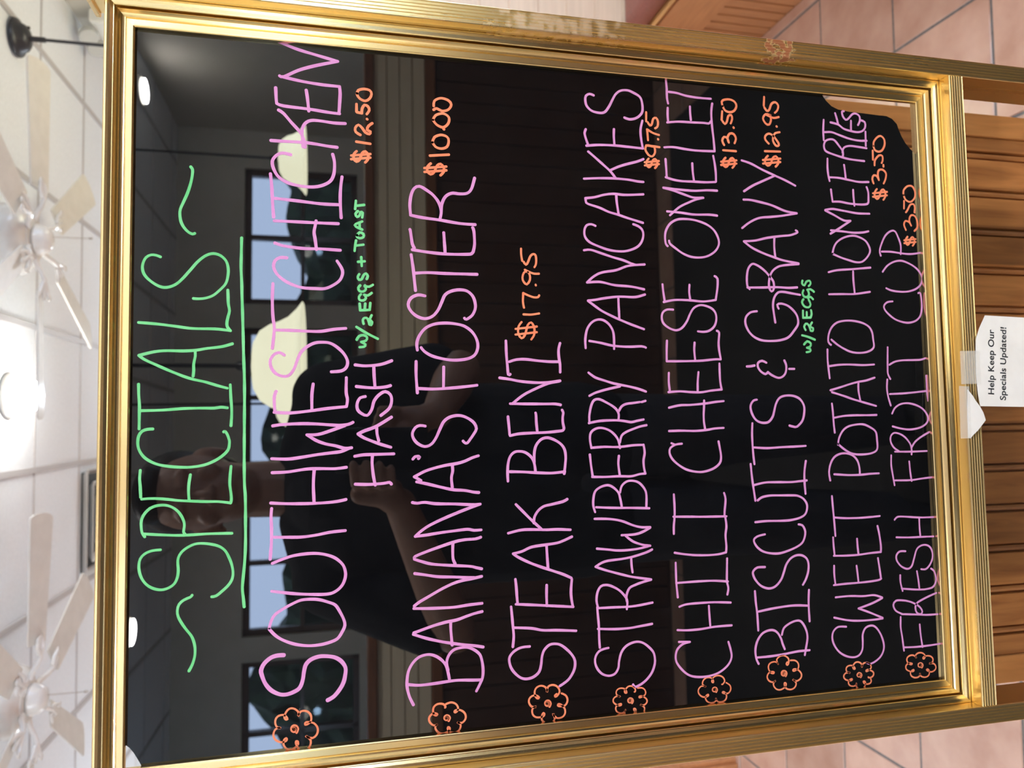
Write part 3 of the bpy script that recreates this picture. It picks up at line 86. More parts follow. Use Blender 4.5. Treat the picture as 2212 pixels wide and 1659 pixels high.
    ('flower_southwest', 'orange', '1.5:1.3,582.5 -0.1,585.3 0.2,588.0 2.0,590.3 5.1,591.6 7.7,591.0 8.8,589.4 7.4,588.9 6.2,590.4 6.2,593.5 7.7,596.6 10.2,598.4 13.2,598.7 16.2,597.2 17.0,594.2 16.3,593.5 18.0,596.5 21.3,597.5 24.0,596.9 25.8,595.0 26.2,591.8 24.6,589.4 22.6,588.5 22.5,589.9 24.4,590.9 26.9,590.2 29.5,588.4 30.5,586.0 29.8,583.3 27.5,580.8 24.8,580.2 24.4,580.9 27.5,578.7 27.5,575.3 25.9,572.7 23.2,571.2 19.6,571.3 17.5,573.6 17.2,575.6 18.7,575.5 19.1,573.6 17.9,569.4 14.9,566.8 11.7,566.2 8.7,567.3 6.7,570.2 8.1,574.5 8.9,574.8 5.1,571.5 1.4,571.9 -0.8,573.9 -1.5,576.8 -0.2,580.3 3.7,582.3 5.8,582.3 5.3,580.9 3.2,580.8|1.9:14.8,583.6 14.6,583.5 14.3,583.7 14.5,584.1 15.2,584.3 15.8,583.8 15.7,582.9 14.6,582.3 13.3,582.7 12.9,584.0 14.0,585.3 16.0,585.5 17.4,584.1 16.7,582.0 14.4,581.0 12.0,581.9'),
    ('flower_banana', 'orange', '1.6:22.1,467.2 23.0,464.0 22.4,461.0 20.5,458.6 17.5,457.5 15.4,458.6 14.8,460.3 15.9,460.6 16.7,459.0 16.2,455.6 14.0,452.7 11.2,451.5 8.5,452.0 6.3,454.4 6.6,457.8 7.2,458.2 4.9,455.8 1.9,456.2 -0.1,458.1 -0.8,461.0 0.1,464.4 2.4,466.0 4.0,465.9 3.5,464.7 1.9,464.6 0.3,466.5 -0.6,469.6 0.1,472.6 2.0,474.9 4.9,476.1 6.9,475.0 6.9,474.2 6.5,477.2 8.6,479.9 11.1,481.0 13.6,480.5 15.6,478.3 15.7,475.8 14.7,474.2 14.0,475.2 14.9,476.9 17.3,477.7 20.3,477.3 22.2,475.4 22.9,472.6 22.1,469.2 19.9,467.7 19.4,468.1|1.9:11.1,466.8 11.0,466.7 10.8,466.9 11.0,467.3 11.5,467.5 12.0,467.0 11.9,466.2 11.0,465.6 10.0,466.0 9.7,467.2 10.6,468.5 12.2,468.6 13.2,467.2 12.7,465.3 10.8,464.4 8.9,465.3'),
    ('flower_steak', 'orange', '1.6:21.4,371.3 19.6,368.0 16.9,366.4 14.0,366.5 11.3,368.6 11.1,372.9 12.0,374.8 13.0,374.0 12.3,372.0 9.4,369.1 6.0,368.4 3.4,369.5 1.9,372.0 1.9,375.7 4.9,378.8 5.6,378.6 1.2,377.6 -1.2,380.0 -1.8,383.0 -0.8,386.0 1.9,388.6 5.7,388.2 7.2,387.1 6.1,386.1 4.5,387.1 3.9,389.8 4.3,393.2 5.9,395.5 8.4,396.6 11.4,396.2 12.9,394.0 12.5,393.2 13.1,396.9 15.8,398.9 18.4,399.2 20.7,397.9 22.0,395.0 21.2,391.9 19.7,390.5 19.2,391.8 20.6,393.3 23.9,394.3 27.0,393.4 28.7,391.2 29.1,388.2 27.6,384.9 24.3,383.4 23.7,383.9 27.7,382.8 28.9,379.5 28.2,376.4 26.2,374.0 22.9,372.9 19.8,374.9 19.0,376.7 20.3,377.1 21.3,375.4|2:14.3,383.5 14.1,383.4 13.9,383.6 14.1,384.0 14.7,384.2 15.2,383.7 15.1,382.7 14.1,382.1 12.9,382.6 12.6,383.9 13.6,385.2 15.4,385.3 16.6,383.9 16.1,381.8 13.9,380.8 11.7,381.8'),
    ('flower_strawberry', 'orange', '1.3:19.4,304.0 19.3,300.6 18.0,298.3 15.9,297.1 13.3,297.5 11.5,301.0 11.3,303.0 12.4,302.9 12.7,300.9 11.5,298.6 9.7,296.5 7.8,295.9 6.1,296.7 4.8,299.0 5.0,301.6 5.6,302.0 3.1,298.7 0.5,298.6 -1.2,299.9 -1.9,302.3 -1.3,305.5 1.2,307.8 2.8,308.2 2.6,306.8 1.0,306.2 -1.7,307.1 -3.5,309.3 -3.8,311.9 -2.9,314.4 -0.6,316.3 2.3,315.9 2.6,315.2 0.3,317.8 0.5,320.9 1.7,323.1 3.7,324.2 6.1,323.8 7.7,321.2 7.9,319.2 6.7,319.3 6.5,321.3 7.6,323.7 9.4,325.8 11.3,326.4 13.1,325.6 14.4,323.3 14.2,320.6 13.5,320.2 15.8,323.2 18.4,323.3 20.0,322.0 20.7,319.7 20.2,316.6 18.0,314.4 16.3,314.1 16.5,315.5 18.1,316.0 19.8,314.7 21.4,312.7 21.7,310.4 20.9,308.2 18.9,306.4 16.8,306.3 16.6,307.1|1.7:9.6,311.1 9.4,311.0 9.3,311.2 9.4,311.6 9.9,311.8 10.4,311.3 10.3,310.4 9.4,309.8 8.4,310.2 8.1,311.6 9.0,312.8 10.6,312.9 11.6,311.5 11.1,309.5 9.2,308.5 7.4,309.5'),
    ('flower_chili', 'orange', '1.3:16.3,221.8 14.3,218.8 11.8,217.6 9.2,218.1 7.1,220.5 7.4,224.4 8.3,225.9 9.0,225.0 8.2,223.3 5.7,221.9 2.9,222.3 1.1,224.2 0.4,227.0 1.1,230.5 3.5,232.2 4.0,231.8 1.4,232.6 0.6,235.7 1.1,238.6 2.7,240.9 5.4,242.0 7.4,240.8 7.9,239.2 6.9,239.0 6.2,240.5 6.3,244.3 8.3,247.2 10.8,248.5 13.4,248.0 15.5,245.6 15.1,241.7 14.6,241.4 16.8,244.2 19.7,243.8 21.5,242.0 22.3,239.1 21.5,235.6 19.1,233.9 17.6,234.0 18.0,235.2 19.5,235.3 22.1,233.6 23.1,230.2 22.6,227.0 20.8,224.4 17.8,223.2 15.3,225.2 15.3,226.0|1.7:11.3,233.1 11.2,233.0 11.0,233.2 11.1,233.5 11.6,233.7 12.1,233.2 12.0,232.4 11.2,231.9 10.2,232.3 10.0,233.5 10.8,234.6 12.2,234.7 13.1,233.4 12.7,231.6 11.0,230.7 9.3,231.6'),
    ('flower_biscuits', 'orange', '1.4:30.0,158.2 29.7,154.3 28.1,151.6 25.5,150.3 22.4,150.8 20.6,153.9 20.6,156.1 21.9,155.9 22.1,153.6 20.6,150.4 17.9,148.1 15.3,147.8 13.0,149.3 11.5,152.5 12.4,156.1 13.2,156.4 9.9,153.5 6.8,154.4 5.1,156.8 4.7,160.0 6.1,163.7 9.3,165.3 11.1,165.0 10.5,163.6 8.7,163.7 6.5,165.9 5.4,169.3 5.9,172.5 7.8,174.9 10.8,176.1 13.5,174.5 13.4,173.6 12.6,177.0 14.1,180.2 16.4,181.7 18.9,181.7 21.3,179.7 21.8,176.8 21.1,174.8 20.1,175.6 20.7,177.8 23.1,179.7 26.1,180.4 28.5,179.4 29.9,176.9 30.0,173.2 28.1,170.6 27.4,170.7 31.7,171.9 34.1,169.3 34.9,166.1 34.0,162.8 31.4,160.0 27.6,160.3 26.1,161.5 27.2,162.6 28.7,161.5|1.8:19.1,165.4 18.9,165.3 18.7,165.5 18.9,166.0 19.5,166.1 20.0,165.6 19.9,164.5 18.9,163.9 17.7,164.4 17.4,165.9 18.4,167.3 20.2,167.4 21.4,165.8 20.8,163.5 18.7,162.5 16.6,163.6'),
    ('flower_sweet', 'orange', '1.4:6.8,76.8 4.6,76.3 3.0,77.2 2.2,79.2 2.3,82.1 3.5,84.1 5.0,84.7 4.9,83.3 3.5,82.5 0.9,83.0 -0.9,84.8 -1.5,87.2 -1.0,89.7 0.8,92.0 3.6,92.1 3.9,91.5 1.9,93.4 1.7,96.4 2.5,98.6 4.1,100.0 6.4,100.0 8.0,98.2 8.3,96.3 7.3,96.2 6.8,98.0 7.4,101.3 8.9,103.8 10.7,104.8 12.6,104.3 14.1,102.1 14.0,98.7 13.5,98.2 15.3,101.5 17.6,102.0 19.3,101.1 20.2,99.0 20.1,95.9 18.3,93.4 16.8,92.7 16.8,94.1 18.3,94.9 20.4,94.3 22.2,92.5 22.8,90.2 22.2,87.8 20.5,85.6 18.2,85.3 17.9,86.0 21.1,83.5 21.3,80.1 20.4,77.6 18.6,76.1 16.0,76.0 13.8,79.3 13.5,81.2 14.5,81.3 15.0,79.4 14.2,76.8 12.8,74.3 11.1,73.4 9.3,73.9 7.8,76.0 7.7,78.8 8.3,79.2|1.8:10.9,88.7 10.8,88.6 10.6,88.8 10.7,89.3 11.2,89.4 11.7,88.9 11.6,88.0 10.8,87.4 9.8,87.9 9.6,89.2 10.4,90.5 11.8,90.5 12.8,89.1 12.3,87.1 10.6,86.1 8.9,87.2'),
    ('flower_fresh', 'orange', '1.4:9.6,34.7 11.0,37.6 13.0,38.8 15.0,38.5 16.7,36.5 17.0,33.6 16.2,31.7 15.5,32.7 16.1,34.6 18.3,36.9 20.9,37.3 22.8,36.0 23.9,33.4 23.7,29.8 21.6,27.1 21.0,27.3 23.6,27.6 25.2,25.2 25.5,22.3 24.7,19.6 22.7,17.4 20.5,17.6 19.4,18.9 20.3,19.8 21.5,18.6 22.0,15.6 21.6,12.1 20.1,9.7 18.1,8.8 15.7,9.5 14.5,12.2 14.9,13.0 14.3,8.2 11.9,6.2 9.7,6.2 7.9,7.9 6.9,11.3 8.2,15.1 9.4,16.5 9.8,15.1 8.6,13.7 6.4,13.4 4.1,14.5 2.9,16.8 2.9,19.7 4.1,22.9 6.3,24.0 6.7,23.5 3.9,24.9 3.2,28.3 3.9,31.3 5.5,33.4 8.1,34.2 10.2,32.2 10.7,30.4 9.7,30.1 9.0,31.9|1.9:14.0,23.2 13.9,23.0 13.7,23.3 13.9,23.7 14.4,23.8 14.8,23.3 14.7,22.4 13.9,21.8 13.0,22.3 12.7,23.7 13.5,25.0 15.0,25.0 15.9,23.5 15.4,21.4 13.7,20.4 12.0,21.5'),
]

# ------------------------------------------------------------------ helpers
WL = {}
def tag(o, label=None, cat=None, group=None, kind=None):
    if label: o['label'] = label
    if cat: o['category'] = cat
    if group: o['group'] = group
    if kind: o['kind'] = kind
    return o

def empty(name, loc, label, cat, group=None):
    o = bpy.data.objects.new(name, None)
    o.empty_display_size = 0.05
    o.location = loc
    C.objects.link(o)
    WL[o.name] = Vector(loc)
    return tag(o, label, cat, group)

def obj(name, bm, mat, parent=None, loc=None, smooth=False, auto=None):
    """link a bmesh built in world coordinates as ONE object (origin at its parent's base or at loc)"""
    me = bpy.data.meshes.new(name)
    bmesh.ops.recalc_face_normals(bm, faces=bm.faces)
    base = WL[parent.name] if parent is not None else Vector(loc if loc is not None else (0, 0, 0))
    bmesh.ops.translate(bm, verts=bm.verts, vec=-base)
    bm.to_mesh(me)
    bm.free()
    for mm_ in (mat if isinstance(mat, (list, tuple)) else [mat]):
        me.materials.append(mm_)
    if smooth:
        for p in me.polygons: p.use_smooth = True
        if auto:
            try: me.set_sharp_from_angle(angle=math.radians(auto))
            except Exception: pass
    o = bpy.data.objects.new(name, me)
    C.objects.link(o)
    WL[o.name] = base
    if parent is not None: o.parent = parent
    else: o.location = base
    return o

def bx(bm, x0, x1, y0, y1, z0, z1, rot=None, mi=0, bevel=0.0):
    vs = [Vector((x, y, z)) for x in (x0, x1) for y in (y0, y1) for z in (z0, z1)]
    if rot: vs = [rot(v) for v in vs]
    v = [bm.verts.new(p) for p in vs]
    fs = []
    for a in ((0, 1, 3, 2), (4, 6, 7, 5), (0, 4, 5, 1), (2, 3, 7, 6), (0, 2, 6, 4), (1, 5, 7, 3)):
        f = bm.faces.new([v[i] for i in a]); f.material_index = mi; fs.append(f)
    if bevel:
        es = list({e for f in fs for e in f.edges})
        bmesh.ops.bevel(bm, geom=es, offset=bevel, segments=2, affect='EDGES', profile=0.5)
    return v

def rrot(v): return RM(v.x, v.y, v.z)

def lathe(bm, prof, origin, n=40, axis=Vector((0, 0, 1)), mi=0, closed=False):
    """prof: (radius, height) pairs turned about axis through origin"""
    q = axis.to_track_quat('Z', 'Y').to_matrix()
    rings = []
    for r, h in prof:
        if r < 1e-6:
            rings.append([bm.verts.new(origin + q @ Vector((0, 0, h)))])
        else:
            rings.append([bm.verts.new(origin + q @ Vector((r * math.cos(t * 2 * math.pi / n), r * math.sin(t * 2 * math.pi / n), h))) for t in range(n)])
    seq = list(zip(rings, rings[1:]))
    if closed: seq.append((rings[-1], rings[0]))
    for a, b in seq:
        for i in range(n):
            j = (i + 1) % n
            if len(a) == 1 and len(b) == 1: continue
            if len(a) == 1: f = bm.faces.new([a[0], b[i], b[j]])
            elif len(b) == 1: f = bm.faces.new([a[i], a[j], b[0]])
            else: f = bm.faces.new([a[i], a[j], b[j], b[i]])
            f.material_index = mi

def tube(bm, pts, r, n=10, mi=0, caps=True):
    pts = [Vector(p) for p in pts]
    rs = r if isinstance(r, (list, tuple)) else [r] * len(pts)
    rings = []
    up = None
    for i, p in enumerate(pts):
        d = (pts[min(i + 1, len(pts) - 1)] - pts[max(i - 1, 0)]).normalized()
        if up is None: up = d.orthogonal().normalized()
        up = (up - d * up.dot(d)).normalized()
        sd = d.cross(up)
        rings.append([bm.verts.new(p + (up * math.cos(k * 2 * math.pi / n) + sd * math.sin(k * 2 * math.pi / n)) * rs[i]) for k in range(n)])
    for a, b in zip(rings, rings[1:]):
        for k in range(n):
            f = bm.faces.new([a[k], a[(k + 1) % n], b[(k + 1) % n], b[k]]); f.material_index = mi
    if caps:
        for rg in (rings[0], rings[-1]):
            f = bm.faces.new(rg); f.material_index = mi

def prism(bm, poly, f0, f1, mi=0):
    """poly: list of 2-D points, f0/f1 map them to the two end caps"""
    a = [bm.verts.new(f0(*p)) for p in poly]
    b = [bm.verts.new(f1(*p)) for p in poly]
    n = len(poly)
    fs = [bm.faces.new(a), bm.faces.new(b[::-1])]
    for i in range(n):
        fs.append(bm.faces.new([a[i], b[i], b[(i + 1) % n], a[(i + 1) % n]]))
    for f in fs: f.material_index = mi

# ------------------------------------------------------------------ materials
def mat(name):
    m = bpy.data.materials.new(name); m.use_nodes = True
    nt = m.node_tree
    return m, nt, nt.nodes['Principled BSDF']

def plain(name, col, rough=0.5, metal=0.0, spec=0.5, coat=0.0):
    m, nt, b = mat(name)
    b.inputs['Base Color'].default_value = (*col, 1)
    b.inputs['Roughness'].default_value = rough
    b.inputs['Metallic'].default_value = metal
    b.inputs['Specular IOR Level'].default_value = spec
    b.inputs['Coat Weight'].default_value = coat
    return m

def node(nt, t, **kw):
    n = nt.nodes.new(t)
    for k, v in kw.items(): setattr(n, k, v)
    return n

def noise_col(name, c0, c1, scale, rough=0.5, stretch=(1, 1, 1), detail=4, bump=0.0, lo=0.35, hi=0.65, **kw):
    m, nt, b = mat(name)
    g = node(nt, 'ShaderNodeNewGeometry')
    mp = node(nt, 'ShaderNodeMapping'); mp.inputs['Scale'].default_value = stretch
    no = node(nt, 'ShaderNodeTexNoise'); no.inputs['Scale'].default_value = scale; no.inputs['Detail'].default_value = detail
    cr = node(nt, 'ShaderNodeValToRGB')
    cr.color_ramp.elements[0].position = lo; cr.color_ramp.elements[0].color = (*c0, 1)
    cr.color_ramp.elements[1].position = hi; cr.color_ramp.elements[1].color = (*c1, 1)
    nt.links.new(g.outputs['Position'], mp.inputs['Vector'])
    nt.links.new(mp.outputs['Vector'], no.inputs['Vector'])
    nt.links.new(no.outputs['Fac'], cr.inputs['Fac'])
    nt.links.new(cr.outputs['Color'], b.inputs['Base Color'])
    b.inputs['Roughness'].default_value = rough
    for k, v in kw.items(): b.inputs[k].default_value = v
    if bump:
        bp = node(nt, 'ShaderNodeBump'); bp.inputs['Strength'].default_value = bump; bp.inputs['Distance'].default_value = 0.002
        nt.links.new(no.outputs['Fac'], bp.inputs['Height']); nt.links.new(bp.outputs['Normal'], b.inputs['Normal'])
    return m

def brass(name, stretch, stain=False, r0=0.20, r1=0.30):
    """polished brass with dull patches and (on one post) a worn brown stain"""
    m, nt, b = mat(name)
    L = nt.links.new
    g = node(nt, 'ShaderNodeNewGeometry')
    mp = node(nt, 'ShaderNodeMapping'); mp.inputs['Scale'].default_value = stretch
    L(g.outputs['Position'], mp.inputs['Vector'])
    dull = node(nt, 'ShaderNodeTexNoise'); dull.inputs['Scale'].default_value = 26; dull.inputs['Detail'].default_value = 3
    L(mp.outputs['Vector'], dull.inputs['Vector'])
    cr = node(nt, 'ShaderNodeValToRGB')
    cr.color_ramp.elements[0].position = 0.36; cr.color_ramp.elements[0].color = (0.90, 0.69, 0.33, 1)
    cr.color_ramp.elements[1].position = 0.75; cr.color_ramp.elements[1].color = (0.80, 0.60, 0.30, 1)
    L(dull.outputs['Fac'], cr.inputs['Fac'])
    col = cr.outputs['Color']
    rr = node(nt, 'ShaderNodeMapRange'); rr.inputs['From Min'].default_value = 0.3; rr.inputs['From Max'].default_value = 0.75
    rr.inputs['To Min'].default_value = r0; rr.inputs['To Max'].default_value = r1
    L(dull.outputs['Fac'], rr.inputs['Value'])
    rough = rr.outputs['Result']
    metal = None
    if stain:
        sx = node(nt, 'ShaderNodeSeparateXYZ'); L(g.outputs['Position'], sx.inputs['Vector'])
        n2 = node(nt, 'ShaderNodeTexNoise'); n2.inputs['Scale'].default_value = 140; n2.inputs['Detail'].default_value = 5
        L(g.outputs['Position'], n2.inputs['Vector'])
        def window(z0, z1, soft):
            a = node(nt, 'ShaderNodeMapRange'); a.interpolation_type = 'SMOOTHSTEP'
            a.inputs['From Min'].default_value = z0 - soft; a.inputs['From Max'].default_value = z0 + soft
            L(sx.outputs['Z'], a.inputs['Value'])
            c = node(nt, 'ShaderNodeMapRange'); c.interpolation_type = 'SMOOTHSTEP'
            c.inputs['From Min'].default_value = z1 + soft; c.inputs['From Max'].default_value = z1 - soft
            L(sx.outputs['Z'], c.inputs['Value'])
            p = node(nt, 'ShaderNodeMath', operation='MULTIPLY'); L(a.outputs[0], p.inputs[0]); L(c.outputs[0], p.inputs[1])
            return p.outputs[0]
        def thr(wn, bias, lo, hi):
            q = node(nt, 'ShaderNodeMath', operation='MULTIPLY_ADD'); q.inputs[1].default_value = 0.42; q.inputs[2].default_value = -bias
            L(wn, q.inputs[0])
            s = node(nt, 'ShaderNodeMath', operation='ADD'); L(q.outputs[0], s.inputs[0]); L(n2.outputs['Fac'], s.inputs[1])
            t = node(nt, 'ShaderNodeMapRange'); t.inputs['From Min'].default_value = lo; t.inputs['From Max'].default_value = hi
            L(s.outputs[0], t.inputs['Value'])
            return t.outputs[0]
        s1 = thr(window(1.046, 1.078, 0.010), 0.345, 0.47, 0.56)      # brown scab
        s2 = thr(window(1.20, 1.335, 0.04), 0.40, 0.41, 0.58)        # pale scuffs higher up
        mx = node(nt, 'ShaderNodeMix', data_type='RGBA'); L(s1, mx.inputs['Factor']); L(col, mx.inputs['A'])
        mx.inputs['B'].default_value = (0.30, 0.10, 0.035, 1)
        mx2 = node(nt, 'ShaderNodeMix', data_type='RGBA'); L(s2, mx2.inputs['Factor']); L(mx.outputs['Result'], mx2.inputs['A'])
        mx2.inputs['B'].default_value = (0.95, 0.75, 0.50, 1)
        col = mx2.outputs['Result']
        inv = node(nt, 'ShaderNodeMath', operation='SUBTRACT'); inv.inputs[0].default_value = 1.0; L(s1, inv.inputs[1])
        metal = inv.outputs[0]
        ra = node(nt, 'ShaderNodeMath', operation='MULTIPLY_ADD'); L(s1, ra.inputs[0]); ra.inputs[1].default_value = 0.4; L(rough, ra.inputs[2])
        rb = node(nt, 'ShaderNodeMath', operation='MULTIPLY_ADD'); L(s2, rb.inputs[0]); rb.inputs[1].default_value = 0.10; L(ra.outputs[0], rb.inputs[2])
        rough = rb.outputs[0]
    L(col, b.inputs['Base Color'])
    L(rough, b.inputs['Roughness'])
    if metal is not None: L(metal, b.inputs['Metallic'])
    else: b.inputs['Metallic'].default_value = 1.0
    return m

def wood(name, c0, c1, axis='Z', board=None, rough=0.38, ox=0.0, coat=0.25):
    """stained wood with grain along one axis; board = width of the boards across x, each with its own tone"""
    m, nt, b = mat(name)
    L = nt.links.new
    g = node(nt, 'ShaderNodeNewGeometry')
    mp = node(nt, 'ShaderNodeMapping')
    st = {'X': (0.9, 9, 9), 'Y': (9, 0.9, 9), 'Z': (9, 9, 0.9)}[axis]
    mp.inputs['Scale'].default_value = st
    L(g.outputs['Position'], mp.inputs['Vector'])
    n1 = node(nt, 'ShaderNodeTexNoise'); n1.inputs['Scale'].default_value = 9; n1.inputs['Detail'].default_value = 8; n1.inputs['Distortion'].default_value = 0.6
    L(mp.outputs['Vector'], n1.inputs['Vector'])
    cr = node(nt, 'ShaderNodeValToRGB')
    cr.color_ramp.elements[0].position = 0.30; cr.color_ramp.elements[0].color = (*c0, 1)
    cr.color_ramp.elements[1].position = 0.72; cr.color_ramp.elements[1].color = (*c1, 1)
    L(n1.outputs['Fac'], cr.inputs['Fac'])
    col = cr.outputs['Color']
    if board:
        sx = node(nt, 'ShaderNodeSeparateXYZ'); L(g.outputs['Position'], sx.inputs['Vector'])
        a = node(nt, 'ShaderNodeMath', operation='SUBTRACT'); L(sx.outputs['X'], a.inputs[0]); a.inputs[1].default_value = ox
        d = node(nt, 'ShaderNodeMath', operation='DIVIDE'); L(a.outputs[0], d.inputs[0]); d.inputs[1].default_value = board
        fl = node(nt, 'ShaderNodeMath', operation='FLOOR'); L(d.outputs[0], fl.inputs[0])
        wn = node(nt, 'ShaderNodeTexWhiteNoise', noise_dimensions='1D'); L(fl.outputs[0], wn.inputs['W'])
        mr = node(nt, 'ShaderNodeMapRange'); mr.inputs['To Min'].default_value = 0.62; mr.inputs['To Max'].default_value = 1.18
        L(wn.outputs['Value'], mr.inputs['Value'])
        hs = node(nt, 'ShaderNodeHueSaturation'); L(mr.outputs[0], hs.inputs['Value']); L(col, hs.inputs['Color'])
        col = hs.outputs['Color']
    L(col, b.inputs['Base Color'])
    b.inputs['Roughness'].default_value = rough
    b.inputs['Coat Weight'].default_value = coat
    b.inputs['Coat Roughness'].default_value = 0.2
    return m

def glow(name, col, strength):
    m, nt, b = mat(name)
    b.inputs['Base Color'].default_value = (*col, 1)
    b.inputs['Emission Color'].default_value = (*col, 1)
    b.inputs['Emission Strength'].default_value = strength
    return m

M = {}
M['brass_v'] = brass('brass_upright', (1, 1, 0.06))
M['brass_s'] = brass('brass_stained', (1, 1, 0.06), True, 0.25, 0.33)
M['brass_p'] = brass('brass_post', (1, 1, 0.06), False, 0.27, 0.35)
M['brass_r'] = brass('brass_rail', (0.06, 1, 1), False, 0.25, 0.33)
M['brass_h'] = brass('brass_level', (0.06, 1, 1))
M['film'] = noise_col('black_film', (0.0025, 0.0025, 0.003), (0.0035, 0.0035, 0.004), 30, rough=0.004, **{'Specular IOR Level': 0.72})
M['acrylic'], nt, b = mat('clear_acrylic')
b.inputs['Base Color'].default_value = (1, 1, 1, 1); b.inputs['Roughness'].default_value = 0.0
b.inputs['Transmission Weight'].default_value = 1.0; b.inputs['IOR'].default_value = 1.2
M['pink'] = noise_col('pink_ink', (0.60, 0.235, 0.49), (0.64, 0.275, 0.53), 60, rough=0.75, **{'Specular IOR Level': 0.1})
M['green'] = noise_col('green_ink', (0.13, 0.50, 0.19), (0.18, 0.56, 0.24), 60, rough=0.75, **{'Specular IOR Level': 0.1})
M['orange'] = noise_col('orange_ink', (0.78, 0.20, 0.10), (0.82, 0.25, 0.13), 60, rough=0.75, **{'Specular IOR Level': 0.1})
M['paper'] = noise_col('white_card', (0.78, 0.74, 0.69), (0.84, 0.80, 0.75), 40, rough=0.85)
M['print'] = plain('black_print', (0.015, 0.016, 0.018), 0.7)
M['tape'], nt, b = mat('clear_tape')
b.inputs['Base Color'].default_value = (0.95, 0.92, 0.85, 1); b.inputs['Roughness'].default_value = 0.25
b.inputs['Alpha'].default_value = 0.22
M['stand'] = wood('stand_wood', (0.24, 0.085, 0.022), (0.46, 0.19, 0.055), 'Z', board=0.0516, ox=0.0)
M['stile'] = wood('stile_wood', (0.34, 0.135, 0.036), (0.50, 0.21, 0.062), 'Z')
M['wood_y'] = wood('bench_wood', (0.50, 0.22, 0.09), (0.60, 0.28, 0.12), 'Y', coat=0.1)
M['wood_z'] = wood('bench_board_wood', (0.44, 0.19, 0.08), (0.56, 0.26, 0.11), 'Z', coat=0.1)
M['wood_x'] = wood('rail_wood', (0.20, 0.075, 0.03), (0.32, 0.125, 0.05), 'X')
M['dark_wood'] = wood('panel_wood', (0.06, 0.026, 0.015), (0.10, 0.042, 0.024), 'Z')
M['strip'] = wood('pale_strip_wood', (0.66, 0.36, 0.13), (0.78, 0.45, 0.18), 'Y', coat=0.1)
M['vinyl'] = noise_col('maroon_vinyl', (0.24, 0.065, 0.05), (0.30, 0.085, 0.065), 90, rough=0.34, bump=0.15)
M['tile'] = noise_col('clay_tile', (0.47, 0.26, 0.19), (0.62, 0.40, 0.31), 9, rough=0.34, detail=6, lo=0.32, hi=0.70, bump=0.03, **{'Coat Weight': 0.7, 'Coat Roughness': 0.22})
M['grout'] = noise_col('grey_grout', (0.13, 0.12, 0.12), (0.19, 0.18, 0.175), 80, rough=0.9)
M['ceil'] = noise_col('ceiling_board', (0.76, 0.79, 0.83), (0.80, 0.83, 0.87), 60, rough=0.9)
M['tbar'] = plain('ceiling_bar', (0.50, 0.48, 0.48), 0.55)
M['wall'] = noise_col('cream_wall', (0.56, 0.52, 0.45), (0.60, 0.56, 0.49), 6, rough=0.8)
M['siding'] = noise_col('beige_siding', (0.72, 0.56, 0.41), (0.78, 0.61, 0.45), 14, rough=0.7, stretch=(0.3, 0.3, 6))
M['siding_lit'] = noise_col('beige_siding_lit', (0.80, 0.68, 0.50), (0.86, 0.74, 0.55), 14, rough=0.7, stretch=(0.3, 0.3, 6))  # lighter copy of the beige siding, extra light put into its colour
M['fan'] = noise_col('white_enamel', (0.76, 0.74, 0.71), (0.80, 0.78, 0.75), 40, rough=0.22)
M['blade'] = noise_col('cream_blade', (0.68, 0.66, 0.61), (0.73, 0.71, 0.66), 20, rough=0.45)
M['chain'] = plain('pull_chain_metal', (0.42, 0.38, 0.34), 0.35, 0.8)
M['iron'] = plain('dark_bronze', (0.035, 0.034, 0.040), 0.38, 0.4)
M['alabaster'] = glow('alabaster_glass', (1.0, 0.99, 0.72), 8.2)
M['bulb'] = glow('lit_bulb', (1.0, 0.95, 0.86), 60.0)
M['ceil_lamp'] = glow('lit_disc', (1.0, 0.97, 0.86), 34.0)
M['vent'] = plain('vent_enamel', (0.62, 0.60, 0.58), 0.28)
M['vent_dark'] = plain('duct_dark', (0.03, 0.035, 0.04), 0.6)
M['plastic'] = plain('white_plastic', (0.78, 0.77, 0.72), 0.35)
M['lens'] = plain('clear_lens', (0.55, 0.55, 0.52), 0.15)
M['skin'] = noise_col('skin', (0.52, 0.28, 0.19), (0.58, 0.33, 0.23), 30, rough=0.5)
M['shirt'] = noise_col('black_shirt', (0.010, 0.010, 0.014), (0.018, 0.018, 0.022), 60, rough=0.9)
M['jeans'] = noise_col('grey_trousers', (0.05, 0.05, 0.06), (0.07, 0.07, 0.08), 80, rough=0.9)
M['hair'] = noise_col('dark_hair', (0.02, 0.012, 0.008), (0.04, 0.022, 0.014), 90, rough=0.5, stretch=(4, 4, 0.6))
M['shoe'] = plain('black_shoe', (0.02, 0.02, 0.02), 0.5)
M['phone'] = plain('dark_phone', (0.012, 0.013, 0.016), 0.25)
M['window'], nt, b = mat('window_glass')
tr = node(nt, 'ShaderNodeBsdfTransparent'); tr.inputs['Color'].default_value = (0.90, 0.94, 0.97, 1)
gl_ = node(nt, 'ShaderNodeBsdfGlossy'); gl_.inputs['Roughness'].default_value = 0.02
fr0 = node(nt, 'ShaderNodeFresnel'); fr0.inputs['IOR'].default_value = 1.45
ms = node(nt, 'ShaderNodeMixShader')
nt.links.new(fr0.outputs[0], ms.inputs[0]); nt.links.new(tr.outputs[0], ms.inputs[1]); nt.links.new(gl_.outputs[0], ms.inputs[2])
nt.links.new(ms.outputs[0], nt.nodes['Material Output'].inputs['Surface'])
M['mat'] = noise_col('added_dark_mat', (0.022, 0.020, 0.019), (0.036, 0.032, 0.03), 300, rough=0.95)
M['leaf'] = noise_col('dark_foliage', (0.006, 0.012, 0.006), (0.02, 0.04, 0.015), 12, rough=0.9)
M['ground'] = plain('asphalt', (0.05, 0.05, 0.055), 0.9)

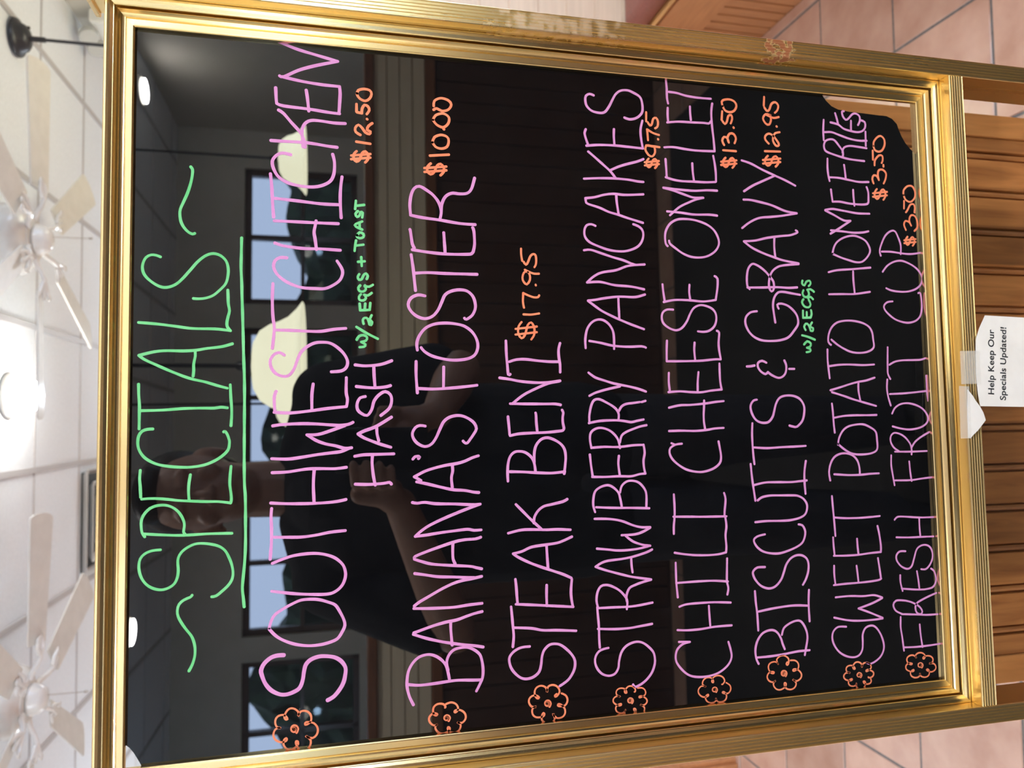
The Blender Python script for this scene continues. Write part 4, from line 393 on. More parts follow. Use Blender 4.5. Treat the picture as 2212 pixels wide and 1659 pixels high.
# ------------------------------------------------------------------ the setting (room)
XL, XR1, XR2, YF, YR = -3.3, 2.065, 2.62, 6.4, -5.2     # room frame
# floor: clay tiles in straight rows over grout
bm = bmesh.new()
PT = 0.302; PTX = 0.3175; GW = 0.007
v = [bm.verts.new(RM(*p)) for p in ((XL, YR), (XR2, YR), (XR2, YF), (XL, YF))]
bm.faces.new(v).material_index = 1
cl = bm.loops.layers.float_color.new('tone')
for r in range(-24, 18):
    y0 = 1.362 + r * PT
    if y0 < YR or y0 + PT > YF: continue
    x = XL + ((0.966 - XL) % PTX) - PTX
    while x < XR2:
        a, b_ = max(XL, x + GW / 2), min(XR2, x + PTX - GW / 2)
        if b_ - a > 0.01:
            y1 = y0 + PT
            q = [RM(a, y0 + GW / 2), RM(b_, y0 + GW / 2), RM(b_, y1 - GW / 2), RM(a, y1 - GW / 2)]
            top = [bm.verts.new(p + Vector((0, 0, 0.0022)) + (RM((a + b_) / 2, y0 + PT / 2) - p).normalized() * 0.0022) for p in q]
            bot = [bm.verts.new(p) for p in q]
            f = bm.faces.new(top)
            t = random.uniform(0.86, 1.10)
            for l in f.loops: l[cl] = (t, t, t, 1)
            for i in range(4):
                g = bm.faces.new([bot[i], bot[(i + 1) % 4], top[(i + 1) % 4], top[i]])
                for l in g.loops: l[cl] = (t, t, t, 1)
        x += PTX
nt = M['tile'].node_tree
at = node(nt, 'ShaderNodeVertexColor', layer_name='tone')
mu = node(nt, 'ShaderNodeMix', data_type='RGBA', blend_type='MULTIPLY'); mu.inputs['Factor'].default_value = 1.0
pb = nt.nodes['Principled BSDF']
src = pb.inputs['Base Color'].links[0].from_socket
nt.links.new(src, mu.inputs['A']); nt.links.new(at.outputs['Color'], mu.inputs['B']); nt.links.new(mu.outputs['Result'], pb.inputs['Base Color'])
tag(obj('floor', bm, [M['tile'], M['grout']]), kind='structure')

# ceiling: lay-in boards with a slightly darker grid of bars
bm = bmesh.new()
bx(bm, XL, XR2, YR, YF, CEIL, CEIL + 0.05, rrot)
PX, PY = 0.622, 0.575
x = 0.424 - 6 * PX
while x < XR2:
    if x > XL: bx(bm, x - 0.013, x + 0.013, YR + 0.002, YF - 0.002, CEIL - 0.006, CEIL + 0.004, rrot, 1)
    x += PX
y = 3.633 - 15 * PY
while y < YF:
    if y > YR: bx(bm, XL + 0.002, XR2 - 0.002, y - 0.006, y + 0.006, CEIL - 0.004, CEIL + 0.004, rrot, 1)
    y += PY
tag(obj('ceiling', bm, [M['ceil'], M['tbar']]), kind='structure')

def wallbox(name, x0, x1, y0, y1, z0=0.0, z1=CEIL, m_='wall'):
    bm = bmesh.new(); bx(bm, x0, x1, y0, y1, z0, z1, rrot)
    return tag(obj(name, bm, M[m_]), kind='structure')
wallbox('wall_left', XL - 0.12, XL, YR, YF)
wallbox('wall_far', XL - 0.12, XR2 + 0.12, YF, YF + 0.12)
RW = (0.35, 2.15, 0.95, 2.15)      # window added in the right wall for bluish light: y0, y1, z0, z1
bm = bmesh.new()
bx(bm, XR1, XR1 + 0.12, 2.42, YF, 0, CEIL, rrot)
bx(bm, XR1 + 0.12, XR2 + 0.12, 2.42, 2.54, 0, CEIL, rrot)
bx(bm, XR2, XR2 + 0.12, YR, RW[0], 0, CEIL, rrot)
bx(bm, XR2, XR2 + 0.12, RW[1], 2.42, 0, CEIL, rrot)
bx(bm, XR2, XR2 + 0.12, RW[0], RW[1], 0, RW[2], rrot)
bx(bm, XR2, XR2 + 0.12, RW[0], RW[1], RW[3], CEIL, rrot)
tag(obj('wall_right', bm, M['wall']), kind='structure')
bm = bmesh.new()
for q in ((RW[0], RW[0] + 0.05, RW[2], RW[3]), (RW[1] - 0.05, RW[1], RW[2], RW[3]), (RW[0], RW[1], RW[2], RW[2] + 0.05), (RW[0], RW[1], RW[3] - 0.05, RW[3]), ((RW[0] + RW[1]) / 2 - 0.02, (RW[0] + RW[1]) / 2 + 0.02, RW[2], RW[3])):
    bx(bm, XR2 + 0.03, XR2 + 0.09, q[0], q[1], q[2], q[3], rrot)
wo = tag(obj('window_5', bm, M['plastic']), kind='structure')
bm = bmesh.new(); bx(bm, XR2 + 0.057, XR2 + 0.063, RW[0] + 0.05, RW[1] - 0.05, RW[2] + 0.05, RW[3] - 0.05, rrot)
obj('pane', bm, M['window'], wo)
pt_ = bpy.data.lights.new('portal', 'AREA'); pt_.shape = 'RECTANGLE'; pt_.size = RW[3] - RW[2]; pt_.size_y = RW[1] - RW[0]; pt_.cycles.is_portal = True
po = bpy.data.objects.new('portal', pt_); po.location = RM(XR2 + 0.13, (RW[0] + RW[1]) / 2, (RW[2] + RW[3]) / 2)
po.rotation_euler = (0, math.pi / 2, -TW); C.objects.link(po)

# half-height partition with lap siding at the end of the right-hand bench
bm = bmesh.new()
bx(bm, 1.19, XR2, 2.345, 2.42, 0, 1.62, rrot)
z = 0.0
while z < 1.6:
    prism(bm, [(2.345, z), (2.3415, z + 0.002), (2.3425, z + 0.098), (2.345, z + 0.099)], lambda y, zz: RM(1.19, y, zz), lambda y, zz: RM(XR2 - 0.005, y, zz))
    z += 0.1
tag(obj('wall_partition', bm, M['siding']), kind='structure')

# wall behind the photographer: wainscot, siding, rails and windows
WZ0, WZ1 = 1.30, 2.22
wins = [(-2.9, -1.75), (-1.55, -0.40), (-0.2, 0.95), (1.15, 2.30)]
bm = bmesh.new()
bx(bm, XL - 0.12, XR2 + 0.12, YR - 0.12, YR, 0, WZ0, rrot)
bx(bm, XL - 0.12, XR2 + 0.12, YR - 0.12, YR, WZ1, CEIL, rrot)
xs = [XL - 0.12] + [q for p in wins for q in p] + [XR2 + 0.12]
for i in range(0, len(xs), 2): bx(bm, xs[i], xs[i + 1], YR - 0.12, YR, WZ0, WZ1, rrot)
tag(obj('wall_rear', bm, M['wall']), kind='structure')
bm = bmesh.new()
bx(bm, XL + 0.002, XR2 - 0.002, YR + 0.001, YR + 0.02, 0, 0.86, rrot)
x = XL + 0.05
while x < XR2 - 0.06:
    bx(bm, x, x + 0.07, YR + 0.02, YR + 0.028, 0.02, 0.84, rrot); x += 0.08
tag(obj('trim_1', bm, M['dark_wood']), kind='structure')
# divider behind the photographer: dark beadboard, a rail, lap siding and a top rail
DY = -1.95
bm = bmesh.new()
bx(bm, XL + 0.002, XR2 - 0.002, DY - 0.06, DY, 0.003, 1.30, rrot)
tag(obj('wall_divider', bm, M['dark_wood']), kind='structure')
bm = bmesh.new()
x = XL + 0.01
while x < XR2 - 0.1:
    bx(bm, x, x + 0.085, DY + 0.001, DY + 0.010, 0.02, 1.035, rrot, bevel=0.002); x += 0.090
tag(obj('trim_2', bm, M['dark_wood']), kind='structure')
bm = bmesh.new()
z = 1.085
for k in range(4):
    prism(bm, [(DY + 0.001, z), (DY + 0.014, z + 0.002), (DY + 0.009, z + 0.054), (DY + 0.001, z + 0.055)], lambda y, zz: RM(XL + 0.004, y, zz), lambda y, zz: RM(XR2 - 0.004, y, zz)); z += 0.055
tag(obj('trim_3', bm, M['siding_lit']), kind='structure')
bm = bmesh.new()
bx(bm, XL + 0.004, XR2 - 0.004, DY + 0.001, DY + 0.030, 1.040, 1.084, rrot, bevel=0.004)
bx(bm, XL + 0.004, XR2 - 0.004, DY - 0.075, DY + 0.030, 1.306, 1.345, rrot, bevel=0.006)
tag(obj('trim_4', bm, M['wood_x']), kind='structure')
bm = bmesh.new()
bx(bm, -1.55, 1.35, -1.80, 0.42, 0.0024, 0.010, bevel=0.003)
tag(obj('added_floor_mat', bm, M['mat'], loc=(-0.1, -0.7, 0.0024)), 'added dark mat that dims the floor mirrored in the board', 'mat')  # unseen mat, added to darken the floor's mirror image
for i, (a, b_) in enumerate(wins):
    bm = bmesh.new()
    for q in ((a, a + 0.05, WZ0, WZ1), (b_ - 0.05, b_, WZ0, WZ1), (a, b_, WZ0, WZ0 + 0.05), (a, b_, WZ1 - 0.05, WZ1), ((a + b_) / 2 - 0.02, (a + b_) / 2 + 0.02, WZ0, WZ1), (a, b_, 1.74, 1.77)):
        bx(bm, q[0], q[1], YR - 0.10, YR - 0.04, q[2], q[3], rrot)
    wo = tag(obj('window_%d' % (i + 1), bm, M['dark_wood']), kind='structure')
    bm = bmesh.new(); bx(bm, a + 0.05, b_ - 0.05, YR - 0.075, YR - 0.069, WZ0 + 0.05, WZ1 - 0.05, rrot)
    obj('pane', bm, M['window'], wo)
bm = bmesh.new(); bx(bm, -14, 14, YR - 14, YR - 0.3, -0.2, -0.15)
tag(obj('ground_outside', bm, M['ground']), kind='structure')
hd = bmesh.new()
bmesh.ops.create_grid(hd, x_segments=90, y_segments=14, size=0.5)
for v in hd.verts:
    x_, z_ = v.co.x * 11, (v.co.y + 0.5)
    v.co = Vector((x_ - 0.3, YR - 1.7 + random.uniform(-0.12, 0.12) + 0.25 * math.sin(z_ * 2.6), -0.15 + z_ * (2.20 + 0.20 * math.sin(x_ * 2.1) + 0.12 * math.sin(x_ * 5.3 + 1))))
r_ = bmesh.ops.extrude_face_region(hd, geom=hd.faces[:])
bmesh.ops.translate(hd, verts=[e for e in r_['geom'] if isinstance(e, bmesh.types.BMVert)], vec=(0, -0.9, 0))
tag(obj('hedge', hd, M['leaf'], loc=(-0.3, YR - 2.0, -0.15)), 'dark clipped hedge growing outside the rear windows', 'hedge')

# ------------------------------------------------------------------ the standing menu sign
FY = 0.600                      # plane of the frame's inner lip
XA, XZ_, ZB, ZT = -0.240, 0.312, CAM_H - 0.549, CAM_H + 0.152     # opening
sign = empty('menu_sign', (0.036, FY, 0.0), 'tall brass floor sign with a black glossy board of hand-written specials', 'sign')

def P(x, z, d): return Vector((x, FY - d / 1000.0, z))
inner = [(0, -3.7), (0, -0.5), (0.5, 0.25), (1.2, 0.5), (5.2, 0.7), (5.55, 0.1), (5.9, 0.1), (6.2, 0.9), (7.2, 0.75), (8.4, 1.1), (9.4, 2.0), (10.2, 3.6), (10.7, 4.7),
         (11.0, 4.6), (11.05, -2.6), (12.2, -2.6), (12.25, 6.9), (12.6, 7.4), (13.2, 7.5), (15.2, 8.7), (17.0, 9.3), (18.2, 9.35), (18.9, 9.0), (19.0, 8.3), (19.0, -14), (5, -14), (5, -3.7)]
def rail(name, side, m_):
    bm = bmesh.new()
    def pt(u, d, e):
        k = u / 1000.0
        if side == 'top': return P(XA - k if e == 0 else XZ_ + k, ZT + k, d)
        if side == 'bottom': return P(XA - k if e == 0 else XZ_ + k, ZB - k, d)
        if side == 'left': return P(XA - k, ZB - k if e == 0 else ZT + k, d)
        return P(XZ_ + k, ZB - k if e == 0 else ZT + k, d)
    prism(bm, inner, lambda u, d: pt(u, d, 0), lambda u, d: pt(u, d, 1))
    return obj(name, bm, m_, sign)
rail('frame_rail', 'top', M['brass_h'])
rail('frame_rail', 'bottom', M['brass_h'])
rail('frame_rail', 'left', M['brass_v'])
rail('frame_rail', 'right', M['brass_v'])

# fluted tube section used for both posts and the cross rail: (offset across, height)
fl = [(0.15, -21), (0.15, 20.4), (0.45, 21.2), (1.0, 21.6), (1.5, 21.2), (1.7, 20.6), (2.2, 20.6)]
for c_ in (4.3, 7.0, 9.9, 12.6):
    fl += [(c_ - 0.75, 20.55), (c_ - 0.35, 21.3), (c_ + 0.35, 21.3), (c_ + 0.75, 20.55)]
fl += [(14.6, 20.6), (14.9, 21.2), (15.4, 21.5), (15.9, 21.2), (16.3, 20.4), (16.45, 19.6), (16.45, -21)]
def post(sgn, m_):
    bm = bmesh.new()
    def pt(o, d, z):
        k = (19.0 + o) / 1000.0
        return P(XZ_ + k if sgn > 0 else XA - k, z, d)
    prism(bm, fl, lambda o, d: pt(o, d, 0.012), lambda o, d: pt(o, d, ZT + 0.030))
    p = obj('post', bm, m_, sign)
    bm = bmesh.new()
    xc = XZ_ + 0.0274 if sgn > 0 else XA - 0.0274
    bx(bm, xc - 0.011, xc + 0.011, FY - 0.0245, FY + 0.0235, ZT + 0.030, ZT + 0.034, bevel=0.001)
    obj('end_cap', bm, M['brass_h'], p)
    bm = bmesh.new()
    bx(bm, xc - 0.03, xc + 0.03, FY - 0.17, FY + 0.17, 0.0025, 0.014, bevel=0.003)
    obj('foot', bm, M['brass_h'], sign)
post(1, M['brass_s'])
post(-1, M['brass_p'])
bm = bmesh.new()
def ptb(o, d, x): return P(x, ZB - (19.0 + o) / 1000.0, d)
prism(bm, fl, lambda o, d: ptb(o, d, XA - 0.0190), lambda o, d: ptb(o, d, XZ_ + 0.0190))
obj('bottom_rail', bm, M['brass_r'], sign)

# clear sheet and the torn black film on its face
bm = bmesh.new()
bx(bm, XA - 0.0045, XZ_ + 0.0045, FY + 0.0043, FY + 0.0073, ZB - 0.0045, ZT + 0.0045)
obj('acrylic_sheet', bm, M['acrylic'], sign)
def F(x, y, e=0.0): return Vector((XA + x / 1000.0, FY + 0.0040 - e, ZB + y / 1000.0))
W_, H_ = 552.0, 701.0
tl = [(16.0, 705.2), (16.0, 701.5), (13.4, 698.6), (9.2, 695.5), (4.3, 692.8), (0.9, 691.0), (-1.7, 690.2), (-4.3, 689.7)]
br = [(W_ + 4.3, 102.7), (553.1, 101.6), (550.1, 99.4), (546.6, 96.5), (542.4, 91.6), (539.7, 84.5), (538.4, 72.1), (538.2, 57.4), (537.6, 41.5), (537.5, 30.8),
      (535.2, 24.5), (530.4, 19.4), (524.9, 17.6), (518.5, 14.7), (512.1, 10.7), (506.8, 5.6), (501.6, -0.6), (498.5, -4.3)]
outline = [(-4.3, -4.3)] + [tl[-1]] + tl[::-1][1:] + [(W_ + 4.3, H_ + 4.2)] + br
bm = bmesh.new()
fr_ = [bm.verts.new(F(x, y)) for x, y in outline]
bk_ = [bm.verts.new(F(x, y, -0.00022)) for x, y in outline]
n = len(outline)
bm.faces.new(fr_); bm.faces.new(bk_[::-1])
for i in range(n): bm.faces.new([fr_[i], bk_[i], bk_[(i + 1) % n], fr_[(i + 1) % n]])
film = obj('black_film', bm, M['film'], sign)

def spline(pts, step=1.6):
    if len(pts) < 3: return pts
    out = []
    for i in range(len(pts) - 1):
        p0 = pts[max(i - 1, 0)]; p1 = pts[i]; p2 = pts[i + 1]; p3 = pts[min(i + 2, len(pts) - 1)]
        k = max(2, int(math.hypot(p2[0] - p1[0], p2[1] - p1[1]) / step))
        k = min(k, 10)
        for j in range(k):
            t = j / k
            q = []
            for a in (0, 1):
                q.append(0.5 * (2 * p1[a] + (p2[a] - p0[a]) * t + (2 * p0[a] - 5 * p1[a] + 4 * p2[a] - p3[a]) * t * t + (3 * p1[a] - p0[a] - 3 * p2[a] + p3[a]) * t ** 3))
            out.append(tuple(q))
    out.append(pts[-1])
    return out

def ribbon(bm, pts, wd, e):
    """marker stroke: round-ended flat ribbon of width wd (mm) lying on the film"""
    pts = spline(pts)
    r = wd / 2
    rows = []
    cap = 5
    n = len(pts)
    L_, R_ = [], []
    for i, p in enumerate(pts):
        a = pts[max(i - 1, 0)]; b_ = pts[min(i + 1, n - 1)]
        dx, dy = b_[0] - a[0], b_[1] - a[1]
        l = math.hypot(dx, dy) or 1.0
        dx /= l; dy /= l
        rr = r * (1 + 0.07 * math.sin(p[0] * 0.31 + p[1] * 0.23))
        if i == 0:
            for k in range(1, cap + 1):
                an = k / (cap + 1) * math.pi / 2
                rows.append(((p[0] - dx * rr * math.cos(an), p[1] - dy * rr * math.cos(an)), (-dy, dx), rr * math.sin(an)))
        rows.append((p, (-dy, dx), rr))
        if i == n - 1:
            for k in range(cap, 0, -1):
                an = k / (cap + 1) * math.pi / 2
                rows.append(((p[0] + dx * rr * math.cos(an), p[1] + dy * rr * math.cos(an)), (-dy, dx), rr * math.sin(an)))
    va = []
    for c_, nn, h in rows:
        va.append((bm.verts.new(F(c_[0] + nn[0] * h, c_[1] + nn[1] * h, e)), bm.verts.new(F(c_[0] - nn[0] * h, c_[1] - nn[1] * h, e))))
    for (a, b_), (c_, d) in zip(va, va[1:]): bm.faces.new([a, b_, d, c_])

for name, colr, body in INK:
    bm = bmesh.new()
    for i, st in enumerate(body.split('|')):
        wd, rest = st.split(':')
        pts = [tuple(float(q) for q in t.split(',')) for t in rest.split()]
        ribbon(bm, pts, float(wd), 0.00012 + i * 0.0000015)
    o = obj('flower_doodle' if name.startswith('flower') else 'lettering', bm, M[colr], film)

# small card taped to the cross rail, and a torn scrap beside it
CY = FY - 0.0232
def flat(bm, pts, y, t=0.0004, mi=0):
    a = [bm.verts.new(Vector((x, y, z))) for x, z in pts]
    b_ = [bm.verts.new(Vector((x, y + t, z))) for x, z in pts]
    bm.faces.new(a).material_index = mi; bm.faces.new(b_[::-1]).material_index = mi
    for i in range(len(pts)): bm.faces.new([a[i], b_[i], b_[(i + 1) % len(pts)], a[(i + 1) % len(pts)]]).material_index = mi
card = empty('notice_card', (0.056, CY, 0.80), 'white printed card with a curved top hanging from the lower brass rail', 'card')
bm = bmesh.new()
flat(bm, [(0.0995, 0.8571), (0.0875, 0.8643), (0.0769, 0.8689), (0.0611, 0.8702), (0.0427, 0.8708), (0.0258, 0.8699), (0.0140, 0.8680), (0.0115, 0.760), (0.0965, 0.754)], CY)
cs = obj('card_sheet', bm, M['paper'], card)
def text_part(name, body, size, centre, ang, y, mat_, parent):
    cu = bpy.data.curves.new('txt', 'FONT')
    cu.body = body; cu.size = size; cu.align_x = 'CENTER'; cu.align_y = 'CENTER'; cu.space_character = 1.04; cu.offset = size * 0.018
    to = bpy.data.objects.new('txt', cu); C.objects.link(to)
    bpy.context.view_layer.update()
    me = bpy.data.meshes.new_from_object(to.evaluated_get(bpy.context.evaluated_depsgraph_get()))
    bpy.data.objects.remove(to)
    bm = bmesh.new(); bm.from_mesh(me)
    ca, sa = math.cos(ang), math.sin(ang)
    for v in bm.verts:
        x_, z_ = v.co.x, v.co.y
        v.co = Vector((centre[0] + x_ * ca - z_ * sa, y, centre[1] + x_ * sa + z_ * ca))
    return obj(name, bm, mat_, parent)
text_part('lettering', 'Help Keep Our', 0.0094, (0.0551, 0.8531), -0.065, CY - 0.0002, M['print'], cs)
text_part('lettering', 'Specials Updated!', 0.0094, (0.0541, 0.8395), -0.075, CY - 0.0002, M['print'], cs)
bm = bmesh.new()
flat(bm, [(0.0345, 0.8885), (0.0655, 0.8880), (0.0660, 0.8665), (0.0350, 0.8668)], CY - 0.0005, 0.0001)
obj('tape', bm, M['tape'], card)
sc = empty('paper_scrap', (0.006, CY, 0.863), 'torn white scrap of paper taped under the lower brass rail', 'paper')
bm = bmesh.new()
flat(bm, [(0.0298, 0.8815), (0.0240, 0.8762), (0.0185, 0.8727), (0.0158, 0.8702), (0.0133, 0.8684), (0.0080, 0.8652), (0.0045, 0.8641), (0.0009, 0.8630), (-0.0030, 0.8668), (-0.0086, 0.8724), (-0.0125, 0.8776), (-0.0156, 0.8811), (-0.0150, 0.8835), (0.0087, 0.8830)], CY - 0.0001)
obj('scrap_sheet', bm, M['paper'], sc)
bm = bmesh.new()
flat(bm, [(0.0330, 0.8912), (-0.0155, 0.8925), (-0.0158, 0.8808), (0.0325, 0.8800)], CY - 0.0006, 0.0001)
obj('tape', bm, M['tape'], sc)

# ------------------------------------------------------------------ wooden host stand right behind the sign
HX0, HX1, HY, HD, HZ = -0.331, 0.407, 0.800, 0.48, 1.09
host = empty('host_stand', ((HX0 + HX1) / 2, HY + HD / 2, 0), 'beadboard wooden host stand standing right behind the brass sign', 'stand')
bm = bmesh.new()
bx(bm, HX0 + 0.004, HX1 - 0.004, HY + 0.012, HY + HD, 0.003, HZ - 0.03)
obj('body', bm, M['stile'], host)
bm = bmesh.new()
# front boards: flat boards separated by a bead between two quirks
prof = [(HX0 + 0.034, 0.010)]
gx = [-0.267 + 0.0516 * k for k in range(13)]
for c_ in gx:
    prof += [(c_ - 0.0062, 0.0), (c_ - 0.0054, 0.0062), (c_ - 0.0040, 0.0062), (c_ - 0.0030, 0.0022), (c_, 0.0008), (c_ + 0.0030, 0.0022), (c_ + 0.0040, 0.0062), (c_ + 0.0054, 0.0062), (c_ + 0.0062, 0.0)]
prof += [(HX1 - 0.031, 0.010)]
prof = [(HX0 + 0.034, 0.011), (HX0 + 0.034, 0.0)] + prof[1:-1] + [(HX1 - 0.031, 0.0), (HX1 - 0.031, 0.011)]
prism(bm, prof, lambda x, d: Vector((x, HY + d, 0.10)), lambda x, d: Vector((x, HY + d, HZ - 0.10)))
bo = obj('beadboard', bm, M['stand'], host)
for a, b_ in ((HX0, HX0 + 0.0335), (HX1 - 0.0305, HX1)):
    bm = bmesh.new(); bx(bm, a, b_, HY - 0.004, HY + 0.0115, 0.003, HZ - 0.032, bevel=0.0012)
    obj('stile', bm, M['stile'], host)
for z0, z1 in ((0.003, 0.0995), (HZ - 0.0995, HZ - 0.032)):
    bm = bmesh.new(); bx(bm, HX0 + 0.0340, HX1 - 0.0312, HY - 0.003, HY + 0.0115, z0, z1, bevel=0.0012)
    obj('cross_rail', bm, M['wood_x'], host)
bm = bmesh.new(); bx(bm, HX0 - 0.02, HX1 + 0.02, HY - 0.02, HY + HD + 0.02, HZ - 0.0295, HZ, bevel=0.006)
obj('stand_top', bm, M['wood_x'], host)

# ------------------------------------------------------------------ booth benches
def bench(name, label, x0, x1, y0, y1, face, grp=None):
    """built bench: toe strip of tile, beadboard base, plain apron, pale strip and vinyl cushion; face = side that shows ('x-' or 'y-')"""
    c0 = RM((x0 + x1) / 2, (y0 + y1) / 2)
    t = empty(name, c0, label, 'bench')
    bm = bmesh.new(); bx(bm, x0 + 0.012, x1 - 0.004, y0 + 0.012, y1 - 0.004, 0.003, 0.41, rrot)
    obj('bench_body', bm, M['wood_y'], t)
    bm = bmesh.new()
    if face == 'x-':
        y = y0
        while y < y1 - 0.046:
            bx(bm, x0, x0 + 0.0115, y + 0.0035, y + 0.0435, 0.003, 0.232, rrot, bevel=0.0015); y += 0.046
    else:
        x = x0
        while x < x1 - 0.046:
            bx(bm, x + 0.0035, x + 0.0435, y0, y0 + 0.0115, 0.003, 0.232, rrot, bevel=0.0015); x += 0.046
    obj('beadboard', bm, M['wood_z'], t)
    bm = bmesh.new()
    if face == 'x-': bx(bm, x0 - 0.004, x0 + 0.0115, y0, y1 - 0.005, 0.2345, 0.396, rrot, bevel=0.002)
    else: bx(bm, x0, x1 - 0.005, y0 - 0.004, y0 + 0.0115, 0.2345, 0.396, rrot, bevel=0.002)
    obj('apron', bm, M['wood_y'], t)
    bm = bmesh.new()
    bx(bm, x0 - 0.012, x1 - 0.002, y0 - (0.012 if face == 'y-' else 0), y1 - 0.004, 0.411, 0.425, rrot, bevel=0.002)
    obj('seat_strip', bm, M['strip'], t)
    bm = bmesh.new()
    bx(bm, x0 - 0.014, x1 - 0.004, y0 + 0.002 - (0.014 if face == 'y-' else 0), y1 - 0.006, 0.4255, 0.505, rrot, bevel=0.030)
    bmesh.ops.subdivide_edges(bm, edges=bm.edges, cuts=1)
    obj('seat_cushion', bm, M['vinyl'], t, smooth=True)
    return t
bench('booth_bench', 'maroon vinyl bench with beadboard base to the right of the sign', 1.325, XR2 - 0.01, 0.2, 2.338, 'x-')
bench('booth_bench', 'wooden bench seen low down beyond the left brass post', XL + 0.02, -1.285, 2.585, 3.2, 'y-')
# strip of cut border tile along the foot of the right bench
bm = bmesh.new(); bx(bm, 1.287, 1.324, 0.2, 2.33, 0.0, 0.006, rrot, bevel=0.002)
tone = bm.loops.layers.float_color.new('tone')
for f in bm.faces:
    for l in f.loops: l[tone] = (1, 1, 1, 1)
tag(obj('baseboard_right', bm, M['tile']), kind='structure')

# ------------------------------------------------------------------ ceiling fans
def fan(c, a0, label):
    t = empty('ceiling_fan', (c[0], c[1], CEIL), label, 'ceiling fan', 'white ceiling fans')
    o = Vector((c[0], c[1], 0))
    bm = bmesh.new()
    lathe(bm, [(0.0, CEIL - 0.0065), (0.090, CEIL - 0.0065), (0.094, CEIL - 0.012), (0.088, CEIL - 0.045), (0.062, CEIL - 0.060), (0, CEIL - 0.062)], o, 48)
    obj('ceiling_cup', bm, M['fan'], t, smooth=True, auto=40)
    bm = bmesh.new()
    lathe(bm, [(0, CEIL - 0.060), (0.060, CEIL - 0.060), (0.118, CEIL - 0.070), (0.130, CEIL - 0.082), (0.130, CEIL - 0.100), (0.124, CEIL - 0.103), (0.124, CEIL - 0.113), (0.131, CEIL - 0.116),
               (0.132, CEIL - 0.140), (0.120, CEIL - 0.168), (0.094, CEIL - 0.186), (0.080, CEIL - 0.190), (0.078, CEIL - 0.196), (0.0, CEIL - 0.197)], o, 56)
    obj('motor_housing', bm, M['fan'], t, smooth=True, auto=35)
    bm = bmesh.new()
    lathe(bm, [(0, CEIL - 0.196), (0.052, CEIL - 0.198), (0.058, CEIL - 0.206), (0.050, CEIL - 0.232), (0.040, CEIL - 0.246), (0.020, CEIL - 0.253), (0, CEIL - 0.254)], o, 40)
    obj('switch_cup', bm, M['fan'], t, smooth=True, auto=50)
    bm = bmesh.new()
    z = CEIL - 0.2525
    while z > CEIL - 0.372:
        lathe(bm, [(0, z), (0.0022, z - 0.0012), (0.0022, z - 0.0032), (0, z - 0.0044)], o + Vector((0.012, 0, 0)), 8); z -= 0.0046
    lathe(bm, [(0, z), (0.004, z - 0.004), (0.0045, z - 0.014), (0, z - 0.018)], o + Vector((0.012, 0, 0)), 12)
    obj('pull_chain', bm, M['chain'], t, smooth=True)
    zb = CEIL - 0.212
    for k in range(6):
        a = a0 + k * math.pi / 3
        ca, sa = math.cos(a), math.sin(a)
        def B(r, s, h): return o + Vector((r * ca - s * sa, r * sa + s * ca, zb + h))
        bm = bmesh.new()
        # curved arm that forks into a three-pronged plate under the blade
        tube(bm, [B(0.070, 0, 0.018), B(0.100, 0, 0.010), B(0.125, 0, -0.004), B(0.150, 0, -0.012), B(0.185, 0, -0.010)], [0.011, 0.010, 0.009, 0.009, 0.008], 8)
        for s in (-0.034, 0, 0.034):
            tube(bm, [B(0.160, s * 0.25, -0.011), B(0.185, s * 0.8, -0.0105), B(0.215, s, -0.009 + 0.2 * s)], [0.008, 0.0075, 0.007], 8)
            q = B(0.215, s, -0.010 + 0.2 * s)
            lathe(bm, [(0, -0.004), (0.011, -0.003), (0.011, 0.003), (0, 0.004)], q, 12)
        obj('blade_arm', bm, M['fan'], t, smooth=True, auto=40)
        bm = bmesh.new()
        pl_ = []
        for i in range(13):
            tt = i / 12
            r = 0.195 + 0.455 * tt
            hw = 0.052 + 0.018 * tt
            pl_.append((r, hw))
        end = [(0.650 + 0.022 * math.sin(an), 0.070 * math.cos(an)) for an in [math.pi / 8 * i for i in range(1, 8)]]
        loop = [(r, h) for r, h in pl_] + end + [(r, -h) for r, h in pl_[::-1]]
        # pitched 12 degrees
        prism(bm, loop, lambda r, s: B(r, s * 0.98, -0.2 * s), lambda r, s: B(r, s * 0.98, -0.2 * s + 0.006))
        obj('blade', bm, M['blade'], t)
    return t
fan((0.735, 3.06), math.radians(-4), 'white ceiling fan with pull chain above the right half of the sign')
fan((-0.955, 3.10), math.radians(3), 'white ceiling fan with pull chain above the left end of the sign')

